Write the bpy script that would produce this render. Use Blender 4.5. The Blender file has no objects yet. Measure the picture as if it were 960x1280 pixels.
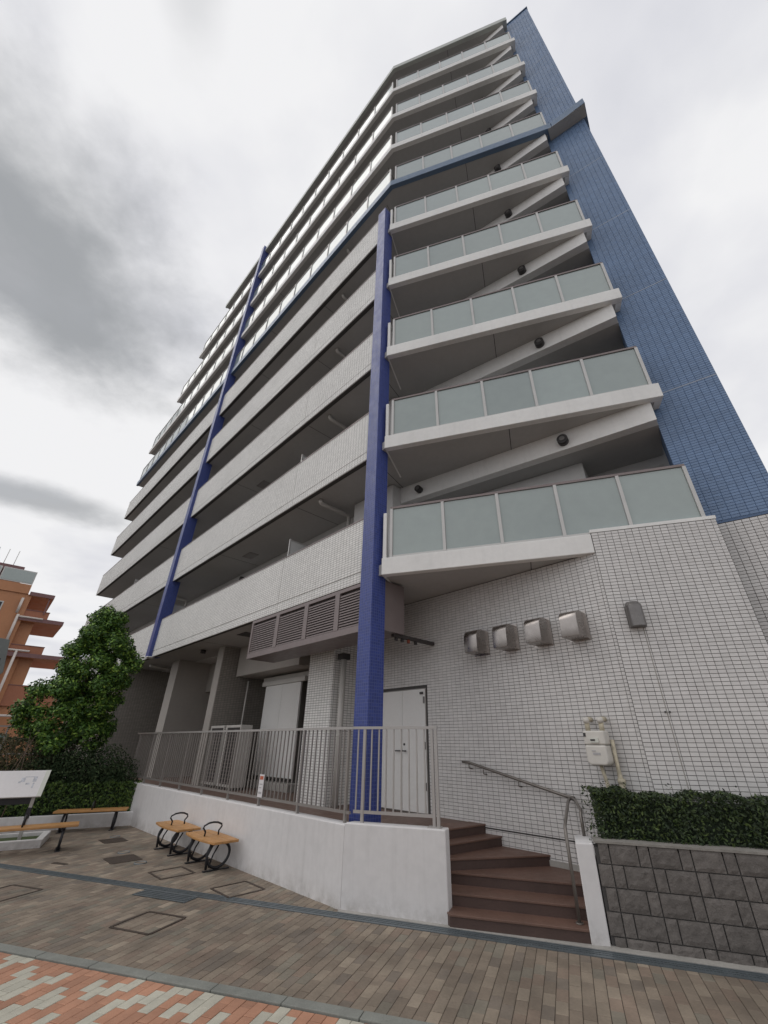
import bpy, math, random
from mathutils import Matrix, Vector
random.seed(7)
R = math.radians
scene = bpy.context.scene
col = scene.collection

# ------------------------------------------------------------------ camera
PITCH, ROLL = R(29.0634), R(0.4082)
CAMZ = 1.8
_F = Vector((0, math.cos(PITCH), math.sin(PITCH)))
_U = Vector((0, -math.sin(PITCH), math.cos(PITCH)))
_X = Vector((1, 0, 0))
CR = _X*math.cos(ROLL) + _U*math.sin(ROLL)
CU = -_X*math.sin(ROLL) + _U*math.cos(ROLL)
cam = bpy.data.objects.new('camera', bpy.data.cameras.new('camera'))
col.objects.link(cam)
m = Matrix.Identity(4)
for i in range(3):
    m[i][0], m[i][1], m[i][2] = CR[i], CU[i], -_F[i]
m[2][3] = CAMZ
cam.matrix_world = m
cam.data.sensor_fit = 'VERTICAL'
cam.data.sensor_height = 36
cam.data.lens = 518.34/1280*36
cam.data.shift_x = -14.306/1280
cam.data.clip_start = 0.05
cam.data.clip_end = 2000
scene.camera = cam

# ------------------------------------------------------------------ light
SUN_AZ, SUN_EL = R(-80), R(52)          # azimuth from +Y, positive to the right
w = bpy.data.worlds.new('World'); scene.world = w; w.use_nodes = True
nt = w.node_tree; N = nt.nodes; L = nt.links
N.clear()
def nd(t, **k):
    n = N.new(t)
    for a, v in k.items(): setattr(n, a, v)
    return n
def mth(op, a, b=None, c=None, clamp=False):
    n = nd('ShaderNodeMath', operation=op, use_clamp=clamp)
    for i, v in enumerate((a, b, c)):
        if v is None: continue
        if isinstance(v, (int, float)): n.inputs[i].default_value = v
        else: L.new(v, n.inputs[i])
    return n.outputs[0]
tc = nd('ShaderNodeTexCoord')
sep = nd('ShaderNodeSeparateXYZ'); L.new(tc.outputs['Generated'], sep.inputs[0])
den = mth('ADD', mth('MAXIMUM', sep.outputs[2], 0.0), 0.15)
px_, py_ = mth('DIVIDE', sep.outputs[0], den), mth('DIVIDE', sep.outputs[1], den)
cmb = nd('ShaderNodeCombineXYZ'); L.new(px_, cmb.inputs[0]); L.new(py_, cmb.inputs[1])
def noise(scale, detail, rough, off, dist=0.0):
    mp = nd('ShaderNodeMapping'); mp.inputs['Location'].default_value = off
    L.new(cmb.outputs[0], mp.inputs[0])
    n = nd('ShaderNodeTexNoise'); n.inputs['Scale'].default_value = scale
    n.inputs['Detail'].default_value = detail; n.inputs['Roughness'].default_value = rough
    n.inputs['Distortion'].default_value = dist
    L.new(mp.outputs[0], n.inputs['Vector'])
    return n.outputs[0]
n1 = noise(1.6, 4, .45, (3.1, 1.7, 0), .1)
n2 = noise(4.5, 6, .52, (7.3, 2.2, 4), .1)
n3 = noise(14, 6, .6, (1.3, 9.2, 2))
def cloud_bank(cx, cy, rx, ry, rot, namp):
    dx, dy = mth('SUBTRACT', px_, cx), mth('SUBTRACT', py_, cy)
    c, s = math.cos(rot), math.sin(rot)
    u = mth('DIVIDE', mth('ADD', mth('MULTIPLY', dx, c), mth('MULTIPLY', dy, s)), rx)
    v = mth('DIVIDE', mth('SUBTRACT', mth('MULTIPLY', dy, c), mth('MULTIPLY', dx, s)), ry)
    r = mth('SQRT', mth('ADD', mth('MULTIPLY', u, u), mth('MULTIPLY', v, v)))
    r = mth('ADD', r, mth('MULTIPLY', mth('SUBTRACT', n2, .5), namp))
    r = mth('ADD', r, mth('MULTIPLY', mth('SUBTRACT', n3, .5), namp*.35))
    mr = nd('ShaderNodeMapRange', interpolation_type='SMOOTHSTEP')
    L.new(r, mr.inputs[0]); mr.inputs[1].default_value = 1.25; mr.inputs[2].default_value = .2
    return mr.outputs[0]
bank = mth('MAXIMUM', cloud_bank(-.72, .47, .30, .42, R(-10), 1.25), mth('MULTIPLY', cloud_bank(-1.25, 1.2, .40, .12, R(40), 1.0), .8))
bank = mth('MAXIMUM', bank, mth('MULTIPLY', cloud_bank(-.27, .14, .05, .10, R(30), 1.2), .28))
base = nd('ShaderNodeValToRGB')
e = base.color_ramp.elements
e[0].position = .24; e[0].color = (.68, .69, .75, 1)
e[1].position = .53; e[1].color = (.97, .97, .985, 1)
k = base.color_ramp.elements.new(.40); k.color = (.82, .825, .87, 1)
L.new(mth('ADD', mth('MULTIPLY', n1, .75), mth('MULTIPLY', n2, .25)), base.inputs[0])
dark = nd('ShaderNodeMixRGB'); dark.inputs[2].default_value = (.40, .415, .435, 1)
L.new(bank, dark.inputs[0]); L.new(base.outputs[0], dark.inputs[1])
bgc = nd('ShaderNodeBackground'); L.new(dark.outputs[0], bgc.inputs[0]); bgc.inputs[1].default_value = 1.0
sky = nd('ShaderNodeTexSky', sky_type='NISHITA'); sky.sun_disc = False
sky.sun_elevation = SUN_EL; sky.sun_rotation = SUN_AZ; sky.air_density = 1.0; sky.dust_density = 2.0
bgs = nd('ShaderNodeBackground'); L.new(sky.outputs[0], bgs.inputs[0]); bgs.inputs[1].default_value = .12
cov = nd('ShaderNodeMapRange'); L.new(noise(3.2, 7, .55, (11, 5, 1), .2), cov.inputs[0])
cov.inputs[1].default_value = .28; cov.inputs[2].default_value = .46; cov.inputs[3].default_value = .93; cov.inputs[4].default_value = 1.0
mx = nd('ShaderNodeMixShader'); L.new(cov.outputs[0], mx.inputs[0]); L.new(bgs.outputs[0], mx.inputs[1]); L.new(bgc.outputs[0], mx.inputs[2])
out = nd('ShaderNodeOutputWorld'); L.new(mx.outputs[0], out.inputs[0])

sl = bpy.data.lights.new('sun', 'SUN'); sl.energy = 0.8; sl.angle = R(45); sl.color = (1, .965, .92)
so = bpy.data.objects.new('sun', sl); col.objects.link(so)
sd = Vector((math.sin(SUN_AZ)*math.cos(SUN_EL), math.cos(SUN_AZ)*math.cos(SUN_EL), math.sin(SUN_EL)))
so.rotation_euler = sd.to_track_quat('Z', 'Y').to_euler()
so.location = (0, 0, 60)
vs = scene.view_settings
vs.view_transform = 'Standard'; vs.look = 'None'; vs.exposure = -0.13; vs.gamma = 1.0; vs.use_curve_mapping = False

# ------------------------------------------------------------------ materials
MATS = {}
def mat(name, color, rough=.6, metal=0., var=.06, vscale=3., bump=0., bscale=60., rnd=0., spec=.5,
        stain=0., pal=None, brick=None, trans=0., coat=0., blotch=0., basedirt=0.):
    """procedural surface: colour with large soft variation, fine grain, per-piece variation, rain stains, tile joints"""
    M = bpy.data.materials.new(name); M.use_nodes = True; MATS[name] = M
    t = M.node_tree; n = t.nodes; l = t.links
    B = n['Principled BSDF']
    B.inputs['Roughness'].default_value = rough; B.inputs['Metallic'].default_value = metal
    B.inputs['Specular IOR Level'].default_value = spec
    if trans: B.inputs['Transmission Weight'].default_value = trans
    if coat: B.inputs['Coat Weight'].default_value = coat; B.inputs['Coat Roughness'].default_value = .06
    T = n.new('ShaderNodeTexCoord'); GP = n.new('ShaderNodeNewGeometry').outputs['Position']
    def mixc(fac, a, b, bt='MIX'):
        x = n.new('ShaderNodeMixRGB'); x.blend_type = bt
        for i, v in enumerate((fac, a, b)):
            if isinstance(v, (int, float)): x.inputs[i].default_value = v
            elif isinstance(v, tuple): x.inputs[i].default_value = (*v[:3], 1)
            else: l.new(v, x.inputs[i])
        return x.outputs[0]
    def rng(v, a, b, c, d):
        x = n.new('ShaderNodeMapRange'); l.new(v, x.inputs[0])
        for i, q in enumerate((a, b, c, d)): x.inputs[i+1].default_value = q
        return x.outputs[0]
    def noi(scale, det=4, vec=None, r=.55):
        x = n.new('ShaderNodeTexNoise'); x.inputs['Scale'].default_value = scale; x.inputs['Detail'].default_value = det
        x.inputs['Roughness'].default_value = r
        l.new(vec or GP, x.inputs['Vector']); return x.outputs[0]
    c = color
    if rnd or pal:
        oi = n.new('ShaderNodeObjectInfo'); ge = n.new('ShaderNodeNewGeometry')
        ad = n.new('ShaderNodeMath'); ad.operation = 'ADD'; l.new(oi.outputs['Random'], ad.inputs[0]); l.new(ge.outputs['Random Per Island'], ad.inputs[1])
        fr = n.new('ShaderNodeMath'); fr.operation = 'FRACT'; l.new(ad.outputs[0], fr.inputs[0])
        rv = fr.outputs[0]
        if pal:
            cr = n.new('ShaderNodeValToRGB'); cr.color_ramp.interpolation = 'CONSTANT'
            el = cr.color_ramp.elements
            el[0].position = 0; el[0].color = (*pal[0][1], 1)
            el[1].position = pal[1][0]; el[1].color = (*pal[1][1], 1)
            for p, q in pal[2:]:
                z = el.new(p); z.color = (*q, 1)
            l.new(rv, cr.inputs[0]); c = cr.outputs[0]
        if rnd:
            wn = n.new('ShaderNodeTexWhiteNoise'); wn.noise_dimensions = '1D'; l.new(rv, wn.inputs['W'])
            c = mixc(1., c, mixc(wn.outputs[0], (1-rnd,)*3, (1+rnd,)*3), 'MULTIPLY')
    if var:
        f = rng(noi(vscale, 6), .3, .7, 1-var, 1+var)
        c = mixc(1., c, f, 'MULTIPLY')
        f2 = rng(noi(vscale*14, 3), .3, .7, 1-var*.6, 1+var*.6)
        c = mixc(1., c, f2, 'MULTIPLY')
    if blotch:
        f3 = rng(noi(.75, 5, None, .6), .35, .68, 1-blotch, 1+blotch*.6)
        c = mixc(1., c, f3, 'MULTIPLY')
        f4 = rng(noi(9., 3, None, .7), .66, .76, 0, blotch*2.2)
        c = mixc(f4, c, (.07, .062, .054))
    if basedirt:
        sz = n.new('ShaderNodeSeparateXYZ'); l.new(GP, sz.inputs[0])
        fz = rng(sz.outputs[2], .0, .22, 1., 0.)
        fn = rng(noi(6., 6, None, .7), .38, .66, 0, basedirt)
        mu = n.new('ShaderNodeMath'); mu.operation = 'MULTIPLY'; l.new(fz, mu.inputs[0]); l.new(fn, mu.inputs[1])
        c = mixc(mu.outputs[0], c, (.17, .15, .12))
    hgt = None
    if brick:
        bw, bh, mo, gc, sq = brick
        sx = n.new('ShaderNodeSeparateXYZ'); l.new(T.outputs['Object'], sx.inputs[0])
        ad = n.new('ShaderNodeMath'); l.new(sx.outputs[0], ad.inputs[0]); l.new(sx.outputs[1], ad.inputs[1])
        cb = n.new('ShaderNodeCombineXYZ'); l.new(ad.outputs[0], cb.inputs[0]); l.new(sx.outputs[2], cb.inputs[1])
        bt = n.new('ShaderNodeTexBrick'); bt.offset = 0.; bt.squash = 1.
        bt.inputs['Scale'].default_value = 1.; bt.inputs['Brick Width'].default_value = bw; bt.inputs['Row Height'].default_value = bh
        bt.inputs['Mortar Size'].default_value = mo; bt.inputs['Mortar Smooth'].default_value = .15; bt.inputs['Bias'].default_value = 0.
        bt.inputs['Color1'].default_value = (1-sq, 1-sq, 1-sq, 1); bt.inputs['Color2'].default_value = (1+sq, 1+sq, 1+sq, 1)
        bt.inputs['Mortar'].default_value = (1, 1, 1, 1)
        l.new(cb.outputs[0], bt.inputs['Vector'])
        c = mixc(1., c, bt.outputs[0], 'MULTIPLY')
        c = mixc(bt.outputs['Fac'], c, gc)
        iv = n.new('ShaderNodeMath'); iv.operation = 'SUBTRACT'; iv.inputs[0].default_value = 1; l.new(bt.outputs['Fac'], iv.inputs[1])
        hgt = iv.outputs[0]
    if stain:
        mp = n.new('ShaderNodeMapping'); mp.inputs['Scale'].default_value = (7, 7, .35); l.new(GP, mp.inputs[0])
        st = rng(noi(1.3, 6, mp.outputs[0], .65), .52, .78, 0, stain)
        c = mixc(st, c, (.16, .15, .13))
    if isinstance(c, tuple): B.inputs['Base Color'].default_value = (*c[:3], 1)
    else: l.new(c, B.inputs['Base Color'])
    if bump or hgt is not None:
        bp = n.new('ShaderNodeBump')
        if bump:
            bp.inputs['Strength'].default_value = bump; bp.inputs['Distance'].default_value = .01
            l.new(noi(bscale, 6), bp.inputs['Height'])
        if hgt is not None:
            b2 = n.new('ShaderNodeBump'); b2.inputs['Strength'].default_value = .6; b2.inputs['Distance'].default_value = .004
            l.new(hgt, b2.inputs['Height'])
            if bump: l.new(b2.outputs[0], bp.inputs['Normal'])
            else: bp = b2
        l.new(bp.outputs[0], B.inputs['Normal'])
    if rough > .25 and not trans:
        rr = rng(noi(vscale*3, 4), .3, .7, max(.05, rough-.08), min(1, rough+.08)); l.new(rr, B.inputs['Roughness'])
    return M

mat('white_paint', (.79, .78, .76), .7, var=.05, vscale=.8, bump=.05, bscale=90, stain=.10)
mat('wall_paint', (.64, .625, .622), .75, var=.06, vscale=.7, bump=.10, bscale=120, stain=.13, basedirt=.45)
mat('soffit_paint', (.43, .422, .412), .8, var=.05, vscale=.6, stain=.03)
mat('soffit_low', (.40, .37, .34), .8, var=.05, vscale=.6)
mat('back_wall', (.60, .59, .58), .8, var=.05, vscale=.7, stain=.06)
mat('roof_edge', (.50, .52, .49), .6, var=.05)
mat('parapet_tile', (.77, .76, .735), .6, spec=.2, var=.05, vscale=.5, brick=(.1, .05, .0045, (.26, .25, .24), .06), stain=.05)
mat('dull_tile', (.27, .245, .215), .4, var=.06, vscale=.6, brick=(.1, .05, .005, (.12, .115, .11), .08))
mat('white_tile', (.64, .622, .608), .34, var=.05, vscale=.7, rnd=.05, stain=.06)
mat('grout', (.075, .072, .070), .9, var=.1, vscale=4)
mat('blue_tile', (.150, .230, .375), .38, var=.05, vscale=1.2, rnd=.09)
mat('blue_grout', (.115, .172, .285), .9)
mat('blue_joint', (.33, .37, .44), .8)
mat('column_tile', (.030, .052, .235), .42, var=.05, vscale=2, brick=(.05, .05, .0035, (.085, .11, .27), .16))
mat('blue_metal', (.115, .175, .27), .45, var=.05)
mat('glass_frost', (.295, .345, .335), .07, var=.05, vscale=.35, spec=1.0, rnd=.07)
mat('dark_glass', (.02, .022, .025), .06, var=0)
mat('alu', (.50, .49, .475), .42, metal=.35, var=.04)
mat('rail_dark', (.20, .165, .16), .4, metal=.5, var=.05)
mat('rail_steel', (.40, .38, .365), .38, metal=.45, var=.05)
mat('rail_brown', (.27, .25, .235), .42, metal=.35, var=.05)
mat('stainless', (.38, .35, .33), .30, metal=1., var=.07, vscale=3, stain=.18)
mat('hood_steel', (.20, .19, .185), .42, metal=.8, var=.10, vscale=6, stain=.2)
mat('handrail_steel', (.19, .172, .155), .36, metal=.5, var=.06)
mat('louvre', (.21, .172, .168), .45, metal=.2, var=.05)
mat('louvre_dark', (.045, .038, .037), .6, var=.05)
mat('door_white', (.74, .73, .71), .45, var=.03, vscale=1.5)
mat('black_iron', (.018, .018, .022), .42, var=.1, vscale=10, metal=.2)
mat('dark_plastic', (.035, .032, .032), .5)
mat('pvc', (.50, .48, .45), .5, var=.05)
mat('meter_white', (.60, .575, .53), .5, var=.05, vscale=8)
mat('meter_tape', (.50, .45, .34), .7, var=.25, vscale=18)
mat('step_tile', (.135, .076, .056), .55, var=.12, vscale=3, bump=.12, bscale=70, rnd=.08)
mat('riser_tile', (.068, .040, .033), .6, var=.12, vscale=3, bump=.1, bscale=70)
mat('terrace_tile', (.13, .08, .062), .6, var=.12, vscale=3)
mat('concrete', (.34, .325, .30), .85, var=.12, vscale=3, bump=.15, bscale=80, stain=.12)
mat('kerb_stone', (.20, .205, .185), .85, var=.14, vscale=5, bump=.25, bscale=90, rnd=.07)
mat('joint_sand', (.055, .048, .040), .95, var=.2, vscale=20)
mat('paver', (.17, .14, .12), .85, var=.13, vscale=3, bump=.25, bscale=90, rnd=.10, blotch=.22,
    pal=[(0, (0.196, 0.156, 0.119)), (.30, (0.221, 0.179, 0.137)), (.50, (0.174, 0.143, 0.114)), (.64, (0.243, 0.198, 0.151)), (.76, (0.206, 0.156, 0.119)), (.86, (0.186, 0.163, 0.128)), (.965, (0.291, 0.238, 0.183))])
mat('paver_red', (.40, .205, .130), .85, var=.10, vscale=7, bump=.22, bscale=90, rnd=.13, blotch=.12)
mat('paver_white', (.46, .44, .365), .85, var=.10, vscale=7, bump=.22, bscale=90, rnd=.08, blotch=.12)
mat('split_block', (.135, .122, .113), .92, var=.20, vscale=14, bump=.8, bscale=55, rnd=.10)
mat('mortar', (.24, .225, .205), .95, var=.15, vscale=10)
mat('bench_wood', (.42, .215, .075), .5, var=.14, vscale=8, bump=.1, bscale=40, rnd=.1)
mat('grate_steel', (.15, .175, .19), .42, metal=.5, var=.12, vscale=9)
mat('rust_frame', (.062, .045, .035), .7, metal=.3, var=.25, vscale=12)
mat('grate_dark', (.008, .008, .008), .9, var=0)
mat('leaf_tree', (.05, .11, .02), .5, var=.0, rnd=.25, spec=.35,
    pal=[(0, (0.043, 0.096, 0.022)), (.28, (0.062, 0.138, 0.026)), (.55, (0.096, 0.192, 0.034)), (.78, (0.156, 0.270, 0.043)), (.91, (0.264, 0.396, 0.066))])
mat('leaf_hedge', (.03, .07, .02), .5, var=0, rnd=.3, spec=.35,
    pal=[(0, (0.017, 0.030, 0.012)), (.35, (0.027, 0.046, 0.015)), (.65, (0.041, 0.066, 0.019)), (.86, (0.068, 0.097, 0.025))])
mat('leaf_low', (.04, .08, .02), .5, var=0, rnd=.25, spec=.3,
    pal=[(0, (.032, .060, .016)), (.35, (.050, .092, .020)), (.7, (.078, .130, .024)), (.9, (.115, .165, .035))])
mat('leaf_shrub', (.04, .06, .03), .6, var=0, rnd=.25, spec=.08,
    pal=[(0, (.026, .044, .022)), (.4, (.040, .062, .028)), (.75, (.060, .082, .040))])
mat('leaf_brown', (.10, .09, .05), .7, var=0, rnd=.25, spec=.08,
    pal=[(0, (.085, .075, .042)), (.4, (.120, .100, .058)), (.75, (.070, .080, .035))])
mat('hedge_shade', (.010, .020, .008), .9, var=0)  # near-black green for the light-blocking boxes inside the hedges
mat('bark', (.14, .10, .075), .9, var=.2, vscale=12, bump=.5, bscale=40)
mat('soil', (.06, .048, .036), .95, var=.3, vscale=8, bump=.5, bscale=30)
mat('grass', (.05, .075, .02), .9, var=.2, vscale=20, rnd=.25)
mat('ground_far', (.14, .13, .12), .9, var=.15, vscale=.5)
mat('orange_tile', (.44, .20, .095), .55, var=.07, vscale=.6, stain=.05)
mat('orange_dark', (.34, .135, .075), .6, var=.07, vscale=.6)
mat('orange_cap', (.19, .10, .10), .6, var=.05)
mat('pipe_pale', (.62, .56, .52), .5)
mat('teal', (.10, .17, .15), .5)
mat('board_white', (.72, .70, .70), .35, var=.04, vscale=2)
mat('board_ink', (.50, .51, .55), .5, var=.3, vscale=20)
mat('board_rim', (.60, .61, .55), .4)
mat('sign_back', (.135, .15, .145), .45, var=.08)
mat('sign_ink', (.03, .03, .035), .5)
mat('notice_white', (.70, .68, .69), .5, var=.05)
mat('notice_red', (.50, .12, .06), .5)
mat('notice_grey', (.40, .39, .40), .5)
mat('orange_plug', (.25, .06, .03), .5)
mat('partition', (.60, .60, .59), .5, var=.04)

# ------------------------------------------------------------------ frames, mesh builder, objects
class Fr:
    def __init__(s, ox, oy, rot=0., oz=0.):
        s.M = Matrix.Translation((ox, oy, oz)) @ Matrix.Rotation(rot, 4, 'Z')
    def w(s, x, y, z=0.): return s.M @ Vector((x, y, z))
    def loc(s, x, y, z=0.): return s.M.inverted() @ Vector((x, y, z))
    def sub(s, x, y, z=0., rot=0.):
        f = Fr(0, 0); f.M = s.M @ Matrix.Translation((x, y, z)) @ Matrix.Rotation(rot, 4, 'Z'); return f
WORLD = Fr(0, 0)
WM = {}
def place(o, parent, M):
    WM[o.name] = M.copy()
    if parent is not None:
        o.parent = parent; o.matrix_basis = WM[parent.name].inverted() @ M
    else: o.matrix_basis = M
def add(name, me, parent=None, M=None):
    o = bpy.data.objects.new(name, me); col.objects.link(o); place(o, parent, M or Matrix.Identity(4)); return o
def tag(o, label=None, cat=None, group=None, kind=None):
    if label: o['label'] = label
    if cat: o['category'] = cat
    if group: o['group'] = group
    if kind: o['kind'] = kind
    return o
def thing(name, label, cat, fr, group=None):
    o = bpy.data.objects.new(name, None); o.empty_display_size = .3; col.objects.link(o); place(o, None, fr.M); return tag(o, label, cat, group)

class MB:
    def __init__(s): s.v = []; s.f = []; s.s = []; s.mi = []
    def quad(s, *p, sm=False, mi=0):
        b = len(s.v); s.v += [tuple(q) for q in p]; s.f.append(tuple(range(b, b+len(p)))); s.s.append(sm); s.mi.append(mi); return s
    def box(s, x0, x1, y0, y1, z0, z1, mi=0):
        if x1 < x0: x0, x1 = x1, x0
        if y1 < y0: y0, y1 = y1, y0
        if z1 < z0: z0, z1 = z1, z0
        b = len(s.v)
        s.v += [(x0,y0,z0),(x1,y0,z0),(x1,y1,z0),(x0,y1,z0),(x0,y0,z1),(x1,y0,z1),(x1,y1,z1),(x0,y1,z1)]
        for f in ((0,3,2,1),(4,5,6,7),(0,1,5,4),(1,2,6,5),(2,3,7,6),(3,0,4,7)):
            s.f.append(tuple(b+i for i in f)); s.s.append(False); s.mi.append(mi)
        return s
    def prism(s, poly, z0, z1, mi=0, top=None):
        n = len(poly); b = len(s.v)
        s.v += [(x, y, z0) for x, y in poly] + [(x, y, z1) for x, y in (top or poly)]
        s.f.append(tuple(b+i for i in reversed(range(n)))); s.f.append(tuple(b+n+i for i in range(n)))
        for i in range(n): s.f.append((b+i, b+(i+1) % n, b+n+(i+1) % n, b+n+i))
        s.s += [False]*(n+2); s.mi += [mi]*(n+2); return s
    def ext(s, prof, axis, a0, a1, mi=0, smooth=False):
        """extrude a 2-D profile: axis 'x' -> prof is (y,z); axis 'y' -> prof is (x,z)"""
        n = len(prof); b = len(s.v)
        for a in (a0, a1):
            s.v += [(a, p, q) if axis == 'x' else (p, a, q) for p, q in prof]
        s.f.append(tuple(b+i for i in range(n))); s.f.append(tuple(b+n+i for i in reversed(range(n)))); s.s += [False]*2; s.mi += [mi]*2
        for i in range(n):
            s.f.append((b+i, b+n+i, b+n+(i+1) % n, b+(i+1) % n)); s.s.append(smooth); s.mi.append(mi)
        return s
    def tube(s, pts, r, n=8, closed=False, mi=0, caps=True):
        pts = [Vector(p) for p in pts]; m_ = len(pts); b = len(s.v)
        rr = r if isinstance(r, (list, tuple)) else [r]*m_
        up = None
        for i, p in enumerate(pts):
            if closed: d = pts[(i+1) % m_]-pts[i-1]
            else: d = pts[min(i+1, m_-1)]-pts[max(i-1, 0)]
            d.normalize()
            if up is None:
                up = Vector((0,0,1)) if abs(d.z) < .9 else Vector((1,0,0))
            u = d.cross(up); u.normalize(); v = u.cross(d); v.normalize(); up = v
            for k in range(n):
                an = 2*math.pi*k/n
                s.v.append(tuple(p+u*math.cos(an)*rr[i]+v*math.sin(an)*rr[i]))
        for i in range(m_ if closed else m_-1):
            j = (i+1) % m_
            for k in range(n):
                q = (k+1) % n
                s.f.append((b+i*n+k, b+i*n+q, b+j*n+q, b+j*n+k)); s.s.append(True); s.mi.append(mi)
        if caps and not closed:
            s.f.append(tuple(b+k for k in reversed(range(n)))); s.f.append(tuple(b+(m_-1)*n+k for k in range(n))); s.s += [False]*2; s.mi += [mi]*2
        return s
    def mesh(s, name, *mats):
        me = bpy.data.meshes.new(name); me.from_pydata(s.v, [], s.f); 
        for x in mats: me.materials.append(MATS[x])
        me.polygons.foreach_set('use_smooth', s.s)
        if len(mats) > 1: me.polygons.foreach_set('material_index', s.mi)
        me.update(); return me
    def build(s, name, mats, parent=None, fr=WORLD, bevel=0.):
        if isinstance(mats, str): mats = (mats,)
        o = add(name, s.mesh(name, *mats), parent, fr.M)
        if bevel: 
            bv = o.modifiers.new('bevel', 'BEVEL'); bv.width = bevel; bv.segments = 2; bv.limit_method = 'ANGLE'
        return o
def boxpart(name, mats, parent, fr, *b, bevel=0.): return MB().box(*b).build(name, mats, parent, fr, bevel)
def inst(name, me, parent, fr, x, y, z, rot=0.): return add(name, me, parent, fr.M @ Matrix.Translation((x, y, z)) @ Matrix.Rotation(rot, 4, 'Z'))
def frust(w_, h_, d, c):
    """a flat piece lying in XY, top at z=d, with chamfer c"""
    b = MB(); x, y = w_/2, h_/2
    p = [(-x,-y),(x,-y),(x,y),(-x,y)]; t = [(-x+c,-y+c),(x-c,-y+c),(x-c,y-c),(-x+c,y-c)]
    b.v = [(q[0], q[1], 0) for q in p]+[(q[0], q[1], d-c*.7) for q in p]+[(q[0], q[1], d) for q in t]
    b.f = [(8,9,10,11)]+[(i, (i+1) % 4, 4+(i+1) % 4, 4+i) for i in range(4)]+[(4+i, 4+(i+1) % 4, 8+(i+1) % 4, 8+i) for i in range(4)]
    b.s = [False]*9; b.mi = [0]*9; return b
def clip(poly, a, b):
    """keep the part of a convex polygon left of the line a->b"""
    o = []; n = len(poly)
    f = lambda p: (b[0]-a[0])*(p[1]-a[1])-(b[1]-a[1])*(p[0]-a[0])
    for i in range(n):
        p, q = poly[i], poly[(i+1) % n]; fp, fq = f(p), f(q)
        if fp >= 0: o.append(p)
        if fp*fq < 0:
            t = fp/(fp-fq); o.append((p[0]+(q[0]-p[0])*t, p[1]+(q[1]-p[1])*t))
    return o
def area(p): return abs(sum(p[i][0]*p[(i+1) % len(p)][1]-p[(i+1) % len(p)][0]*p[i][1] for i in range(len(p))))/2
def pix(P):
    d = Vector(P)-Vector((0, 0, CAMZ)); w_ = d.dot(_F)
    if w_ < .2: return None
    return (494.3+518.34*d.dot(CR)/w_, 640-518.34*d.dot(CU)/w_)
def pixarea(c, u, v):
    """projected area of a small parallelogram at c with sides u,v, 0 when out of the picture"""
    p = pix(c)
    if p is None or not (-5 < p[0] < 965 and -5 < p[1] < 1285): return 0
    a, b = pix(Vector(c)+Vector(u)), pix(Vector(c)+Vector(v))
    return abs((a[0]-p[0])*(b[1]-p[1])-(a[1]-p[1])*(b[0]-p[0]))

CB = (-.2514, 7.1888)
FA = Fr(*CB, R(-45.117))     # left facade: x=-s (s runs away to the left), y inward
FB = Fr(*CB, R(-17.364))     # glass facade: x to the right, y inward
FC = Fr(4.907, 5.985, R(-34.0))   # blue wall: x to the right from its left edge, y inward
FD = Fr(.6, 6.348, R(-20.1))      # site boundary: x to the right, y inward
FK = Fr(-.295, 4.518, R(-17.2))   # kerb line
Z1, ST = 4.479, 2.9
def Z(k): return Z1+ST*(k-1)
GY = 1.7127                        # ground floor wall depth behind the left facade plane
TER = .711                         # terrace level

# ------------------------------------------------------------------ ground
g = MB(); g.quad((-600,-600,-.06),(600,-600,-.06),(600,600,-.06),(-600,600,-.06))
tag(g.build('ground', 'ground_far'), kind='structure')

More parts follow.
